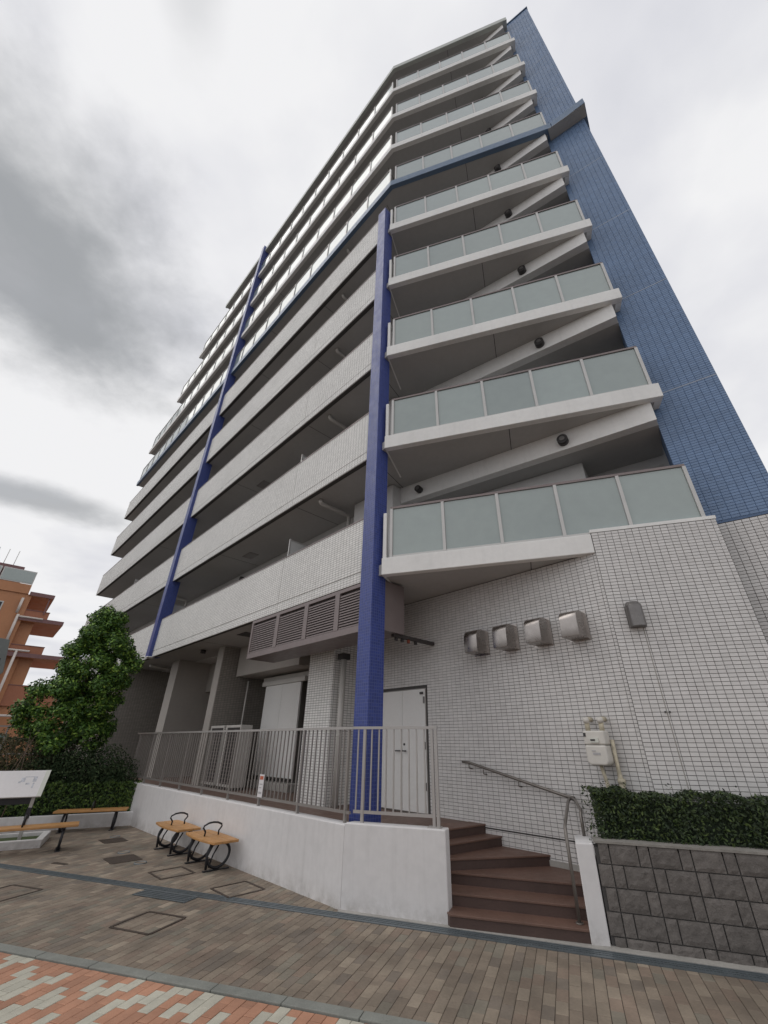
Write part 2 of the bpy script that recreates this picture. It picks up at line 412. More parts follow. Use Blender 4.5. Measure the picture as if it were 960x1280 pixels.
# paving -------------------------------------------------------------
def pave(name, fr, regions, pw, pl, mats, stuffname, limit, x0, x1, y0, y1, choose, holes=()):
    base = MB()
    for rg in regions: base.prism([(p.x, p.y) for p in (fr.loc(*q) for q in rg)], -.05, -.011)
    root = base.build(name, 'joint_sand', None, fr); tag(root, kind='structure')
    rl = [[(p.x, p.y) for p in (fr.loc(*q) for q in rg)] for rg in regions]
    J, CH, TH = .004, .004, .011
    shared = {mm: frust(pw-J, pl-J, TH, CH).mesh(name+'_piece', mm) for mm in mats}
    full, part = [], []
    i = 0; x = x0
    while x < x1:
        y = y0+(pl/2 if i % 2 else 0); j = 0
        while y < y1:
            q = [(x+J/2, y+J/2), (x+pw-J/2, y+J/2), (x+pw-J/2, y+pl-J/2), (x+J/2, y+pl-J/2)]
            for poly in rl:
                r = q
                for a in range(len(poly)):
                    r = clip(r, poly[a], poly[(a+1) % len(poly)])
                    if len(r) < 3: break
                if len(r) < 3 or area(r) < .0006: continue
                mm = mats[choose(i, j)]
                if area(r) > .999*area(q):
                    cx, cy = x+pw/2, y+pl/2
                    wv = fr.w(cx, cy, 0)
                    ar = pixarea(wv, fr.w(cx+pw, cy)-wv, fr.w(cx, cy+pl)-wv)
                    full.append((ar, cx, cy, mm))
                else: part.append((r, mm))
            y += pl; j += 1
        x += pw; i += 1
    full.sort(key=lambda t: -t[0])
    for ar, cx, cy, mm in full[:limit]:
        inst('paver', shared[mm], root, fr, cx, cy, -TH + random.uniform(-.0012, .0012))
    rest = {mm: MB() for mm in mats}
    def addp(b, poly):
        n = len(poly); cx = sum(p[0] for p in poly)/n; cy = sum(p[1] for p in poly)/n
        dz = random.uniform(-.0012, .0012); k = len(b.v)
        inn = []
        for p in poly:
            dx, dy = cx-p[0], cy-p[1]; l_ = math.hypot(dx, dy) or 1; t = min(.45, CH*1.5/l_); inn.append((p[0]+dx*t, p[1]+dy*t))
        b.v += [(p[0], p[1], -TH+dz) for p in poly]+[(p[0], p[1], -CH*.7+dz) for p in poly]+[(p[0], p[1], dz) for p in inn]
        b.f.append(tuple(k+2*n+t for t in range(n)))
        for t in range(n):
            u = (t+1) % n; b.f.append((k+t, k+u, k+n+u, k+n+t)); b.f.append((k+n+t, k+n+u, k+2*n+u, k+2*n+t))
        b.s += [False]*(2*n+1); b.mi += [0]*(2*n+1)
    for ar, cx, cy, mm in full[limit:]:
        a, c = (pw-J)/2, (pl-J)/2; addp(rest[mm], [(cx-a, cy-c), (cx+a, cy-c), (cx+a, cy+c), (cx-a, cy+c)])
    for r, mm in part: addp(rest[mm], r)
    for mm in mats:
        if rest[mm].f: tag(rest[mm].build(stuffname, mm, root, fr), kind='stuff')
    return root
def wk(x, y): p = FK.w(x, y); return (p.x, p.y)
def wd(x, y): p = FD.w(x, y); return (p.x, p.y)
# plaza: strip between kerb and drain; forecourt beyond the drain
WC = (-.644, 6.807); WL = (-7.6, 13.71)           # bend and far end of the low white wall
reg1 = [wk(-14, .125), wk(9, .125), wd(7, -.245), wd(-14, -.245)]
PL0 = (-6.36, 12.52)                               # planter meets the low wall
pd = (-.9018, -.4321)                              # planter front runs this way
reg2 = [wd(-11.7, -.068), wd(-1.33, -.068), WC, PL0, (PL0[0]+pd[0]*4.5, PL0[1]+pd[1]*4.5)]
pave('plaza_paving', FD, [reg1, reg2], .1, .2, ['paver'], 'paver_field', 300, -13, 7.5, -4, 9, lambda i, j: 0)
reg3 = [wk(-9, -3.6), wk(7, -3.6), wk(7, -.004), wk(-9, -.004)]
rp = random.Random(4); pat = {}
def choose(i, j):
    if (i, j) in pat: return pat[(i, j)]
    p = .45
    if pat.get((i-1, j)) == 1 and pat.get((i-2, j)) != 1: p = .62
    if pat.get((i-1, j)) == 1 and pat.get((i-2, j)) == 1: p = .22
    if pat.get((i, j-1)) == 1: p -= .05
    pat[(i, j)] = 1 if rp.random() < p else 0
    return pat[(i, j)]
pave('sidewalk_paving', FK, [reg3], .1, .2, ['paver_red', 'paver_white'], 'paver_field', 300, -9, 7, -3.6, .2, choose)
# kerb stones
kb = MB().box(-12, 9, .006, .119, -.05, -.008).build('kerb', 'joint_sand', None, FK); tag(kb, kind='structure')
ks = MB().box(-.3245, .3245, -.0575, .0575, -.03, .012).mesh('kerb_stone', 'kerb_stone')
for i in range(30):
    o = inst('kerb_stone', ks, kb, FK, -11.5+.655*i+.09, .0625, random.uniform(-.001, .001))
    bv = o.modifiers.new('bevel', 'BEVEL'); bv.width = .006; bv.segments = 2

# drain channel along the boundary ----------------------------------
dr = thing('drain_channel', 'long blue-grey steel slotted drain channel crossing the brown brick paving', 'drain', FD)
boxpart('channel_bed', 'grate_dark', dr, FD, -13.5, 6.5, -.235, -.075, -.049, -.030)
for yy in (-.23, -.08): boxpart('frame_bar', 'grate_steel', dr, FD, -13.5, 6.5, yy-.008, yy+.008, -.028, .004)
for i in range(3):
    yy = -.199+.044*i
    boxpart('grate_bar', 'grate_steel', dr, FD, -13.5, 6.5, yy-.0125, yy+.0125, -.028, .0015)
cb = MB()
x = -1.4
while x < 6.4:
    cb.box(x, x+.006, -.22, -.09, -.02, -.0008); x += .03
x = -13.4
while x < -1.4:
    cb.box(x, x+.012, -.22, -.09, -.022, -.0008); x += .5
tag(cb.build('cross_bars', 'grate_steel', dr, FD), kind='stuff')
boxpart('edging_strip', 'concrete', None, FD, -1.33, 6.5, -.068, .10, -.05, .008)
tag(bpy.data.objects['edging_strip'], kind='structure')

def ground_frame(pts):
    cx = sum(p[0] for p in pts)/len(pts); cy = sum(p[1] for p in pts)/len(pts); return cx, cy
gp = thing('drain_grate', 'wide blue-grey slotted grate set into the paving against the drain channel', 'grate', FD.sub(-3.72, -.36))
G0 = FD.sub(-3.72, -.36)
boxpart('grate_bed', 'grate_dark', gp, G0, -.43, .43, -.125, .12, .001, .0035)
for i in range(5): boxpart('grate_bar', 'grate_steel', gp, G0, -.43, .43, -.122+i*.052, -.092+i*.052, .004, .010)
for xx in (-.44, .43): boxpart('frame_bar', 'grate_steel', gp, G0, xx, xx+.014, -.13, .13, .002, .009)
def cover(label, cx, cy, rot, wx, wy, fill=None, t=.032, group=None, name='access_cover'):
    f = Fr(cx, cy, rot); o = thing(name, label, 'access cover', f, group)
    for s in (-1, 1):
        boxpart('frame_bar', 'rust_frame', o, f, -wx/2, wx/2, s*wy/2-t/2, s*wy/2+t/2, -.004, .006)
        boxpart('frame_bar', 'rust_frame', o, f, s*wx/2-t/2, s*wx/2+t/2, -wy/2+t/2, wy/2-t/2, -.004, .006)
    if fill: boxpart('plate', fill, o, f, -wx/2+t/2, wx/2-t/2, -wy/2+t/2, wy/2-t/2, -.004, .0045)
    return o
cover('square steel-rimmed paver cover between the kerb and the wide drain grate', -2.76, 6.37, R(-20), .56, .52)
cover('square steel-rimmed paver cover in front of the two armrest seats', -3.45, 8.40, R(-45), .52, .50)
cover('square steel-rimmed paver cover beside the low white wall, past the seats', -2.16, 7.61, R(-45), .54, .52)
cover('square steel-rimmed paver cover street side of the drain, facing the white board', -5.2, 7.35, R(-20), .6, .58)
cover('dark solid square plate in the forecourt paving between the benches', -4.69, 9.23, R(-45), .50, .46, 'rust_frame')
cover('small dark plate in the forecourt paving by the planter bench', -5.75, 10.75, R(-45), .45, .4, 'rust_frame')
cover('narrow rusty strip cover beside the drain below the white board', -5.55, 8.9, R(-20), .3, .07, 'rust_frame', .012)
for (cx, cy, lb) in ((-4.95, 9.72, 'round paving-coloured water valve lid near the dark solid plate, planter side'), (-4.25, 8.98, 'round paving-coloured water valve lid near the dark solid plate, drain side'), (-5.95, 11.15, 'round paving-coloured water valve lid in front of the planter bench')):
    f = Fr(cx, cy); o = thing('valve_lid', lb, 'valve lid', f)
    b = MB(); n = 24; b.prism([(0.09*math.cos(t*2*math.pi/n), 0.09*math.sin(t*2*math.pi/n)) for t in range(n)], -.004, .005); b.build('lid', 'paver', o, f)
    b = MB(); b.tube([(0.095*math.cos(t*2*math.pi/n), 0.095*math.sin(t*2*math.pi/n), .003) for t in range(n)], .009, 6, True); b.build('rim', 'grate_steel', o, f)

# ------------------------------------------------------------------ main building
bld = thing('apartment_building', 'tall white and blue tiled apartment block with stacked glass-fronted balconies', 'building', Fr(*CB))
LA, FAR = 28.0, 12.25
ENDS = {1: 28, 2: 28, 3: 28, 4: 28, 5: 28, 6: 28, 7: 27.7, 8: 23.8, 9: 21.3, 10: 18.1}
BW = 1.6                     # balcony depth left side
def isect(f1, x1, y1, dx1, f2, y2):
    pass
def c_line(x): p = FC.w(x, 0, 0); return (p.x, p.y)
# corner of the two back walls (A back wall with blue wall line)
pA = FA.w(0, BW, 0); dA = FA.w(-1, BW, 0)-pA
pC = FC.w(0, 0, 0); dC = FC.w(-1, 0, 0)-pC
det = dA.x*(-dC.y)-dA.y*(-dC.x); rx, ry = pC.x-pA.x, pC.y-pA.y
tA = (rx*(-dC.y)-ry*(-dC.x))/det
BK = (pA.x+dA.x*tA, pA.y+dA.y*tA)
BL = 5.392
LNB = (Vector(BK)-Vector(c_line(0))).length
def c_in(x): p = FC.w(x, 1.0, 0); return (p.x, p.y)
def a2(s, y): p = FA.w(-s, y, 0); return (p.x, p.y)
def b2(x, y): p = FB.w(x, y, 0); return (p.x, p.y)
# core of the building
for k in range(1, 10):
    e_ = ENDS[k]-.4
    back = 9.5
    z0, z1 = (Z(k), Z(k+1)) 
    poly = [c_in(-.02), c_in(.9), (c_line(.9)[0]+5, c_line(.9)[1]+8), a2(e_, back), a2(e_, BW), BK, c_in(-LNB+.9)]
    MB().prism(poly, z0+.001, z1-.001).build('storey_wall', 'back_wall', bld)

# balconies ----------------------------------------------------------
def soffit_mat(k): return 'soffit_low' if k == 1 else 'soffit_paint'
def end_s(k): return ENDS[k]
post_me = MB().box(-.022, .022, -.03, .03, 0, 1.0).mesh('post', 'alu')
for k in range(1, 11):
    z = Z(k); fh = .33 if k < 10 else .36
    rail_top = 1.42
    e_ = end_s(k)
    # slab underside
    inset = .035
    poly = [a2(e_-.05, inset), a2(.02, inset), b2(.02, inset), b2(BL-.03, inset), b2(BL-.03, .42), c_line(.02), c_in(.0), c_in(-LNB+.9), BK, a2(e_-.05, BW)]
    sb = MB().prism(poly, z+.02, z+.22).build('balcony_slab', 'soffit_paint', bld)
    # drip groove and soffit joints
    j = MB().box(2.62, 2.635, .12, 1.35, z+.0165, z+.0195).build('soffit_joint', 'dark_plastic', sb, FB)
    if k > 1 or True:
        for s in ((3.62,) if k < 6 else ()) + (8.3, 16.5):
            if s < e_-1: boxpart('soffit_joint', 'dark_plastic', sb, FA, -s-.007, -s+.007, .12, BW-.02, z+.0165, z+.0195)
        boxpart('soffit_joint', 'dark_plastic', sb, FA.sub(-.55, .35, 0, R(15)), 0, .014, 0, 1.2, z+.0165, z+.0195)
    # B side fascia
    fm = 'white_paint' if k not in (6,) else 'blue_metal'
    if k == 10: fm = 'roof_edge'
    if k >= 6:
        # mitred fascia running round the corner
        pf = [a2(e_, 0), CB, b2(BL, 0), b2(BL, .16), b2(.0, .14), a2(e_, .14)]
        pf[4] = (FB.w(.035, .14).x, FB.w(.035, .14).y)
        fo = MB().prism(pf[:2]+[pf[4], pf[5]], z, z+fh).build('fascia', fm, bld, bevel=.008)
        fo2 = MB().prism([pf[1], pf[2], pf[3], pf[4]], z, z+fh).build('fascia', fm, bld, bevel=.008)
    else:
        if k == 1:
            fo2 = MB().box(0, 3.62, 0, .14, z, z+fh).build('fascia', fm, bld, FB, bevel=.010)
        else:
            fo2 = MB().box(0, BL, 0, .14, z, z+fh).build('fascia', fm, bld, FB, bevel=.010)
        # return beside the column and a white pier beside the glass
        MB().box(0, .03, .142, 1.2, z+.001, z+fh-.001).build('fascia_return', fm, bld, FB)
        MB().box(.004, .075, .03, .15, z+fh+.001, z+1.30).build('pier', 'white_paint', bld, FB, bevel=.012)
    # short return at the right-hand end
    MB().box(BL-.12, BL-.002, .142, .42, z+.002, z+fh-.004).build('fascia_return', fm, bld, FB)
    if k == 10: continue
    # glass guard on the B side
    gb = MB().box(.15, BL-.10, .035, .085, z+1.375, z+rail_top).build('guard_rail', 'rail_dark', bld, FB)
    boxpart('bottom_rail', 'alu', gb, FB, .15, BL-.10, .045, .075, z+fh+.012, z+fh+.05)
    n = 5; x0, x1 = .17, BL-.12; pw = (x1-x0)/n
    pm = MB().box(-.027, .027, .03, .09, z+fh+.002, z+1.374).mesh('post', 'alu')
    gm = MB().box(-pw/2+.03, pw/2-.03, .056, .064, z+fh+.052, z+1.372).mesh('glass_panel', 'glass_frost')
    for i in range(n+1): inst('post', pm, gb, FB, x0+pw*i, 0, 0)
    for i in range(n): inst('glass_panel', gm, gb, FB, x0+pw*(i+.5), 0, 0)
    # left side
    if k >= 6:
        ga = MB().box(-e_+.35, -.06, .035, .085, z+1.375, z+rail_top).build('guard_rail', 'rail_dark', bld, FA)
        boxpart('bottom_rail', 'alu', ga, FA, -e_+.35, -.06, .045, .075, z+fh+.012, z+fh+.05)
        n = round((e_-.4)/1.24); pw = (e_-.45)/n
        pm = MB().box(-.027, .027, .03, .09, z+fh+.002, z+1.374).mesh('post', 'alu')
        gm = MB().box(-pw/2+.03, pw/2-.03, .056, .064, z+fh+.052, z+1.372).mesh('glass_panel', 'glass_frost')
        for i in range(n+1): inst('post', pm, ga, FA, -.08-pw*i, 0, 0)
        for i in range(n): inst('glass_panel', gm, ga, FA, -.08-pw*(i+.5), 0, 0)
        # end guard
        boxpart('end_guard', 'rail_dark', ga, FA, -e_+.35, -e_+.40, .09, BW-.05, z+1.36, z+1.41)
        for yy in (.5, .9, 1.3): boxpart('end_post', 'rail_dark', ga, FA, -e_+.36, -e_+.39, yy, yy+.03, z+fh, z+1.36)
    else:
        # tiled parapet in panels with open joints
        par = MB().box(-e_+.02, -.45, .03, .15, z+.01, z+1.36).build('parapet', 'grout', bld, FA)
        cuts = [.46]
        for s in (3.62, 7.3, 11.0, 14.9, 18.6, 22.3, e_): cuts.append(s)
        for i in range(len(cuts)-1):
            s0, s1 = cuts[i]+.006, cuts[i+1]-.006
            boxpart('tile_panel', 'parapet_tile', par, FA, -s1, -s0, 0, .029, z+.215, z+1.36)
            boxpart('tile_skirt', 'parapet_tile', par, FA, -s1, -s0, 0, .029, z, z+.200)
        boxpart('coping', 'rail_dark', par, FA, -e_, -.46, -.012, .17, z+1.361, z+1.385)
        boxpart('end_panel', 'parapet_tile', par, FA, -e_, -e_+.019, .03, BW-.1, z, z+1.36)
# roof upstand
MB().prism([a2(18.1, .3), b2(0.1, .3), b2(BL-.3, .3), c_line(.0), BK, a2(18.1, BW+8)], Z(10)+.221, Z(10)+.5).build('roof', 'roof_edge', bld)
# party of beam + recessed wall + lamps on the B side, and windows ------------
for k in range(1, 10):
    zt = Z(k+1)
    ln = (Vector(BK)-Vector(c_line(0))).length
    fl = Z(k)+.22
    bm = MB().box(-ln+.05, -.01, -.30, -.10, zt-.42, zt+.019).build('ceiling_beam', 'white_paint', bld, FC)
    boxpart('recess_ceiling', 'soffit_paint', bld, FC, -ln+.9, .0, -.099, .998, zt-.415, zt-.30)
    boxpart('wall_strip', 'back_wall', bld, FC, -ln+.95, -1.45, .35, .997, fl, zt-.421)
    wn = boxpart('window', 'alu', bld, FC, -1.35, -.06, .93, .996, fl+.05, fl+2.02)
    boxpart('pane', 'dark_glass', wn, FC, -1.30, -.73, .924, .929, fl+.11, fl+1.96)
    boxpart('pane', 'dark_glass', wn, FC, -.68, -.11, .924, .929, fl+.11, fl+1.96)
    for xx, sc in ((-1.62, 1.), (-5.0, .8)):
        if k > 1 and sc < 1: continue
        b = MB(); n = 20; pts = [(xx+.105*sc*math.cos(t*2*math.pi/n), zt-.235+.105*sc*math.sin(t*2*math.pi/n)) for t in range(n)]
        b.ext(pts, 'y', -.43, -.303, smooth=True); vc = b.build('vent_cap', 'dark_plastic', bld, FC)
        b = MB(); b.ext([(xx+.05*math.cos(t*2*math.pi/n), zt-.235+.05*math.sin(t*2*math.pi/n)) for t in range(n)], 'y', -.445, -.431, smooth=True); b.build('grille', 'hood_steel', vc, FC)
    # left side back wall: windows, partitions, pipes, soffit vents
    e_ = ENDS[k]
    for s in (1.6, 5.3, 9.2, 14.2, 18.0, 22.0, 25.2):
        if s+2.0 > ENDS[k]-.6: continue
        wn = boxpart('window', 'alu', bld, FA, -s-2.0, -s, BW-.04, BW-.002, fl+.02, fl+2.0)
        boxpart('pane', 'dark_glass', wn, FA, -s-1.95, -s-1.02, BW-.046, BW-.041, fl+.08, fl+1.94)
        boxpart('pane', 'dark_glass', wn, FA, -s-.98, -s-.05, BW-.046, BW-.041, fl+.08, fl+1.94)
    for s in (4.15, 12.9, 20.3):
        if s > ENDS[k]-1: continue
        pt = boxpart('partition_board', 'partition', bld, FA, -s-.012, -s+.012, .42, BW-.06, fl+.1, fl+1.95)
        boxpart('partition_frame', 'alu', pt, FA, -s-.02, -s+.02, .38, .419, fl, fl+2.0)
        boxpart('partition_frame', 'alu', pt, FA, -s-.02, -s+.02, .42, BW-.06, fl+1.951, fl+1.985)
    for s in (2.78, 14.1):
        b = MB(); zz = zt-.11
        b.tube([(-s, .34, zt+.015), (-s, .34, zz+.05), (-s, .37, zz+.015), (-s, .42, zz), (-s, 1.22, zz), (-s, 1.28, zz-.02), (-s, 1.31, zz-.07), (-s, 1.31, fl)], .052, 10)
        b.build('drain_pipe', 'pvc', bld, FA)
    if k < 6:
        boxpart('wall_strip', 'back_wall', bld, FA, -2.35, -.9, 1.15, BW-.003, fl, zt)      # pipe shaft
        boxpart('soffit_hatch', 'rail_brown', bld, FA, -7.9, -7.35, .75, 1.08, zt+.005, zt+.0195)
        b = MB(); b.tube([(-9.3, BW-.003, zt-.25), (-9.3, BW-.16, zt-.25)], .085, 14); b.build('vent_cap', 'dark_plastic', bld, FA)

# blue columns ---------------------------------------------------------
nc = FA.loc(-.409, 7.177)
MB().box(nc.x-.335, nc.x, nc.y, nc.y+.33, TER-.1, 17.45).build('column', 'column_tile', bld, FA, bevel=.006)
MB().box(-12.56, -12.22, -.12, .30, Z1+.01, 31.1).build('column', 'column_tile', bld, FA, bevel=.006)
boxpart('column_cap', 'white_paint', bld, FA, -12.58, -12.20, -.14, .10, Z1-.02, Z1+.009)

# tiles ------------------------------------------------------------------
TW, TH_, TJ = .1, .05, .0045
tile_jobs = []     # (pixel area, matrix, mesh key, parent)
def tile_me(w_, h_, m_): 
    b = frust(w_-TJ, h_-TJ, .007, .002); return b
def tile_wall(parent, fr, x0, x1, z0, z1, y, mm, skip=(), tw=TW, th=TH_, gaps=()):
    """tiles on a wall facing -y at depth y; returns list of rects"""
    out = []
    z = z1; 
    while z-th > z0-1e-6:
        if any(a < z-th/2 < b for a, b in gaps): z -= th; continue
        x = x0
        while x+tw*.35 < x1:
            w_ = min(tw, x1-x)
            cx, cz = x+w_/2, z-th/2
            if not any(a < cx < b and c < cz < d for a, b, c, d in skip): out.append((cx, cz, w_, th))
            x += tw
        z -= th
    return [(fr, y, r, mm, parent) for r in out]
def rest_mesh(lst):
    b = MB()
    for fr, y, (cx, cz, w_, h_), mm, parent in lst:
        x, h = (w_-TJ)/2, (h_-TJ)/2; c = .002; d = .007; k = len(b.v); t = random.uniform(-.0006, .0006)
        b.v += [(cx-x, y, cz-h), (cx+x, y, cz-h), (cx+x, y, cz+h), (cx-x, y, cz+h)]
        b.v += [(cx-x+c, y-d+t, cz-h+c), (cx+x-c, y-d+t, cz-h+c), (cx+x-c, y-d-t, cz+h-c), (cx-x+c, y-d-t, cz+h-c)]
        b.f += [(k+4, k+5, k+6, k+7)]+[(k+i, k+(i+1) % 4, k+4+(i+1) % 4, k+4+i) for i in range(4)]
        b.s += [False]*5; b.mi += [0]*5
    return b
WT = []
# panel under the first glass balcony
PX0, PX1, PZ1 = 3.625, BL, Z1+.40
pan = MB().prism([(PX0, .0), (PX1, .0), (PX1, .5), (PX0, .5)], 0, PZ1-.055).build('front_wall', 'grout', bld, FB)
boxpart('wall_coping', 'white_paint', pan, FB, PX0-.01, PX1+.01, -.012, .34, PZ1-.054, PZ1)
WT += tile_wall(pan, FB, PX0, PX1, .3, PZ1-.06, 0, 'white_tile', skip=[(3.985, 4.012, 0, 3.28)])
# edge strip of the wall return (plain white edge tiles)
# ground floor wall
gx1 = FA.loc(*b2(PX0, 0)).x; 
gw = MB().box(-2.56, gx1-.008, GY, GY+.3, 0, Z1+.018).build('side_wall', 'grout', bld, FA)
p_ = FA.loc(*b2(PX0, 0)); GY2 = p_.y
D0, D1, DZ = -1.21, .38, 2.735     # door opening along the wall (x in FA)
dl = FA.loc(-.21, 9.58).x; drx = FA.loc(.62, 8.742).x
D0, D1 = dl-.28, drx
WT += tile_wall(gw, FA, -2.55, gx1, .35, Z1+.01, GY, 'white_tile', skip=[(D0-.03, D1+.03, 0, DZ+.03)])
boxpart('base_joint', 'dark_plastic', gw, FA, FA.loc(1.42, 7.93).x, gx1, GY-.0095, GY-.0072, .655, .672)
boxpart('wall_base', 'concrete', gw, FA, -2.5, gx1, GY-.02, GY-.001, 0, .42)
# right wall below the blue one and blue wall
rw = MB().box(.06, 1.32, 0, .6, 0, 4.87).build('right_wall', 'grout', bld, FC)
WT += tile_wall(rw, FC, .06, 1.32, .6, 4.86, 0, 'white_tile')
bw = MB().box(0, 1.115, -.004, .6, 4.871, 31.15).build('blue_wall', 'blue_grout', bld, FC)
gaps = [(Z(k)+.33, Z(k)+.36) for k in range(1, 11)]
bt = tile_wall(bw, FC, 0, 1.115, 4.9, 31.12, -.004, 'blue_tile', tw=.115, th=.052)
ob = rest_mesh(bt).build('tile_field', 'blue_tile', bw, FC); tag(ob, kind='stuff')
for k in range(2, 10): boxpart('expansion_joint', 'blue_joint', bw, FC, 0, 1.115, -.0130, -.005, Z(k)+.31, Z(k)+.332)
boxpart('wall_cap', 'blue_metal', bw, FC, -.02, 1.14, -.05, .6, 31.151, 31.22)
# projecting band at the sixth floor carried round the blue wall
zb = Z(6)
f0 = FB.w(BL, 0, 0); loc0 = FC.loc(f0.x, f0.y)
bd = MB().prism([(loc0.x+.02, loc0.y), (1.22, -.38), (1.22, .6), (1.117, .6), (1.117, -.013), (.0, -.013)], zb, zb+.33).build('blue_band', 'blue_metal', bld, FC)
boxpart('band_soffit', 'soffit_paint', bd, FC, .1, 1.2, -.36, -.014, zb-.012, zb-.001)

# pick the 300 largest wall tiles as single pieces
def rect_area(t):
    fr, y, (cx, cz, w_, h_), mm, parent = t
    c = fr.w(cx, y, cz); return pixarea(c, fr.w(cx+w_, y, cz)-c, fr.w(cx, y, cz+h_)-c)
full = [t for t in WT if abs(t[2][2]-TW) < 1e-6]
full.sort(key=lambda t: -rect_area(t))
def seen(t):
    c = t[0].w(t[2][0], t[1], t[2][1]); p = pix(c)
    return p and p[0] < 955 and not (730 < p[0] and p[1] > 985)
chosen = [t for t in full if seen(t) and t[4] is not rw][:300]; cs = set(map(id, chosen))
tb = MB(); x, h, c, d = (TW-TJ)/2, (TH_-TJ)/2, .002, .007
tb.v = [(-x,0,-h),(x,0,-h),(x,0,h),(-x,0,h),(-x+c,-d,-h+c),(x-c,-d,-h+c),(x-c,-d,h-c),(-x+c,-d,h-c)]
tb.f = [(4,5,6,7)]+[(i, (i+1) % 4, 4+(i+1) % 4, 4+i) for i in range(4)]; tb.s = [False]*5; tb.mi = [0]*5
tme = tb.mesh('tile', 'white_tile')
for fr, y, (cx, cz, w_, h_), mm, parent in chosen: inst('tile', tme, parent, fr, cx, y+random.uniform(-.0006, .0006), cz)
for par, fr in ((pan, FB), (gw, FA), (rw, FC)):
    ob = rest_mesh([t for t in WT if t[4] is par and id(t) not in cs]).build('tile_field', 'white_tile', par, fr); tag(ob, kind='stuff')
for xx in (3.97, 4.02): boxpart('fixing', 'dark_plastic', pan, FB, xx, xx+.018, -.03, -.008, 2.16, 2.18)
boxpart('movement_joint', 'concrete', pan, FB, 3.992, 4.006, -.008, -.001, .3, 3.28)

# service door --------------------------------------------------------------
sd_ = MB().box(D0, D1, GY-.012, GY-.001, TER, DZ).build('service_door', 'rail_brown', bld, FA)
sp = D1-.62
boxpart('door_leaf', 'door_white', sd_, FA, D0+.015, sp-.004, GY-.028, GY-.013, TER+.02, DZ-.018)
lf = boxpart('door_leaf', 'door_white', sd_, FA, sp+.004, D1-.015, GY-.028, GY-.013, TER+.02, DZ-.018)
for dx in (-.05, .06):
    b = MB(); b.tube([(sp+dx, GY-.029, TER+.95), (sp+dx, GY-.08, TER+.95), (sp+dx+.09*(1 if dx > 0 else -1), GY-.08, TER+.95)], .011, 8); b.build('handle', 'black_iron', sd_, FA)
b = MB(); b.tube([(sp+.06, GY-.0285, TER+1.06), (sp+.06, GY-.04, TER+1.06)], .02, 12); b.build('lock', 'black_iron', sd_, FA)
for zz in (TER+.35, TER+.98, TER+1.75): boxpart('hinge', 'hood_steel', sd_, FA, D1-.045, D1-.02, GY-.05, GY-.0285, zz, zz+.12)
boxpart('door_closer', 'dark_plastic', sd_, FA, D1-.12, D1-.05, GY-.06, GY-.0285, DZ-.11, DZ-.07)

# stainless vent hoods -------------------------------------------------------
for xx in (.75, 1.345, 1.95, 2.545):
    zb_, zt_ = 3.19, 3.585; dp = .35
    prof = [(GY-.008, zb_), (GY-dp, zb_)]
    for t in range(7):
        an = math.pi/2*t/6; prof.append((GY-dp+.15-.15*math.cos(an), zt_-.14+.14*math.sin(an)))
    prof.append((GY-.008, zt_))
    hd = MB(); hd.ext(prof, 'x', xx, xx+.27, smooth=True)
    h_ = hd.build('vent_hood', 'stainless', bld, FA, bevel=.006)
    boxpart('flange', 'stainless', h_, FA, xx-.03, xx+.30, GY-.014, GY-.0075, zb_-.02, zt_+.03)
# rounded hood on the panel
hx, hz = 3.93, 3.62
b = MB(); n = 14; r = .105
ring = [(hx+r*math.cos(math.pi+math.pi*t/n), -.02-.16+(-.0)+.16*0 - r*0 + (-.16)*0 + .0) for t in range(n+1)]
prof = [(hx-r, -.008)]+[(hx-r*math.cos(math.pi*t/n), -.09-r*math.sin(math.pi*t/n)) for t in range(n+1)]+[(hx+r, -.008)]
m0 = len(prof)
b.prism(prof, hz-.36, hz-.06, top=None)
b.prism(prof, hz-.0599, hz, top=[(hx+(p[0]-hx)*.8, p[1]*.7) for p in prof])
for q in range(len(b.s)): b.s[q] = False
b.build('round_hood', 'hood_steel', bld, FB, bevel=.004)

# brown louvre box over the terrace -----------------------------------------
LZ0, LZ1 = 3.545, Z1-.02
lb = MB(); lb.box(-4.70, -.16, .06, .74, LZ0+.03, LZ1); lv = lb.build('louvre_box', 'louvre_dark', bld, FA)
boxpart('bottom_frame', 'louvre', lv, FA, -4.72, -.46, .0, .058, LZ0, LZ0+.12)
boxpart('top_frame', 'louvre', lv, FA, -4.72, -.46, .0, .058, LZ1-.07, LZ1-.001)
for i, xx in enumerate((-4.72, -3.57, -2.41, -1.33)):
    boxpart('mullion', 'louvre', lv, FA, xx, xx+(.14 if i else .07), -.006, .059, LZ0+.121, LZ1-.071)
boxpart('side_panel', 'louvre', lv, FA, -.158, -.145, .06, .75, LZ0, LZ1)
boxpart('side_panel', 'louvre', lv, FA, -4.735, -4.721, .0, .75, LZ0, LZ1)
sm_ = MB().ext([(.002, -.014), (.002, .010), (.050, .046), (.054, .036)], 'x', -.5, .5).mesh('slat', 'louvre')
for (x0, x1) in ((-4.64, -3.58), (-3.42, -2.42), (-2.26, -1.34), (-1.18, -.46)):
    n = 13
    for i in range(n):
        o = inst('slat', sm_, lv, FA, (x0+x1)/2, 0, LZ0+.14+i*(LZ1-LZ0-.24)/n)
        o.matrix_basis = o.matrix_basis @ Matrix.Diagonal((x1-x0-.01, 1, 1, 1)); WM[o.name] = WM[lv.name] @ o.matrix_basis
boxpart('bottom_tray', 'louvre', lv, FA, -4.72, -.16, .06, .74, LZ0, LZ0+.029)
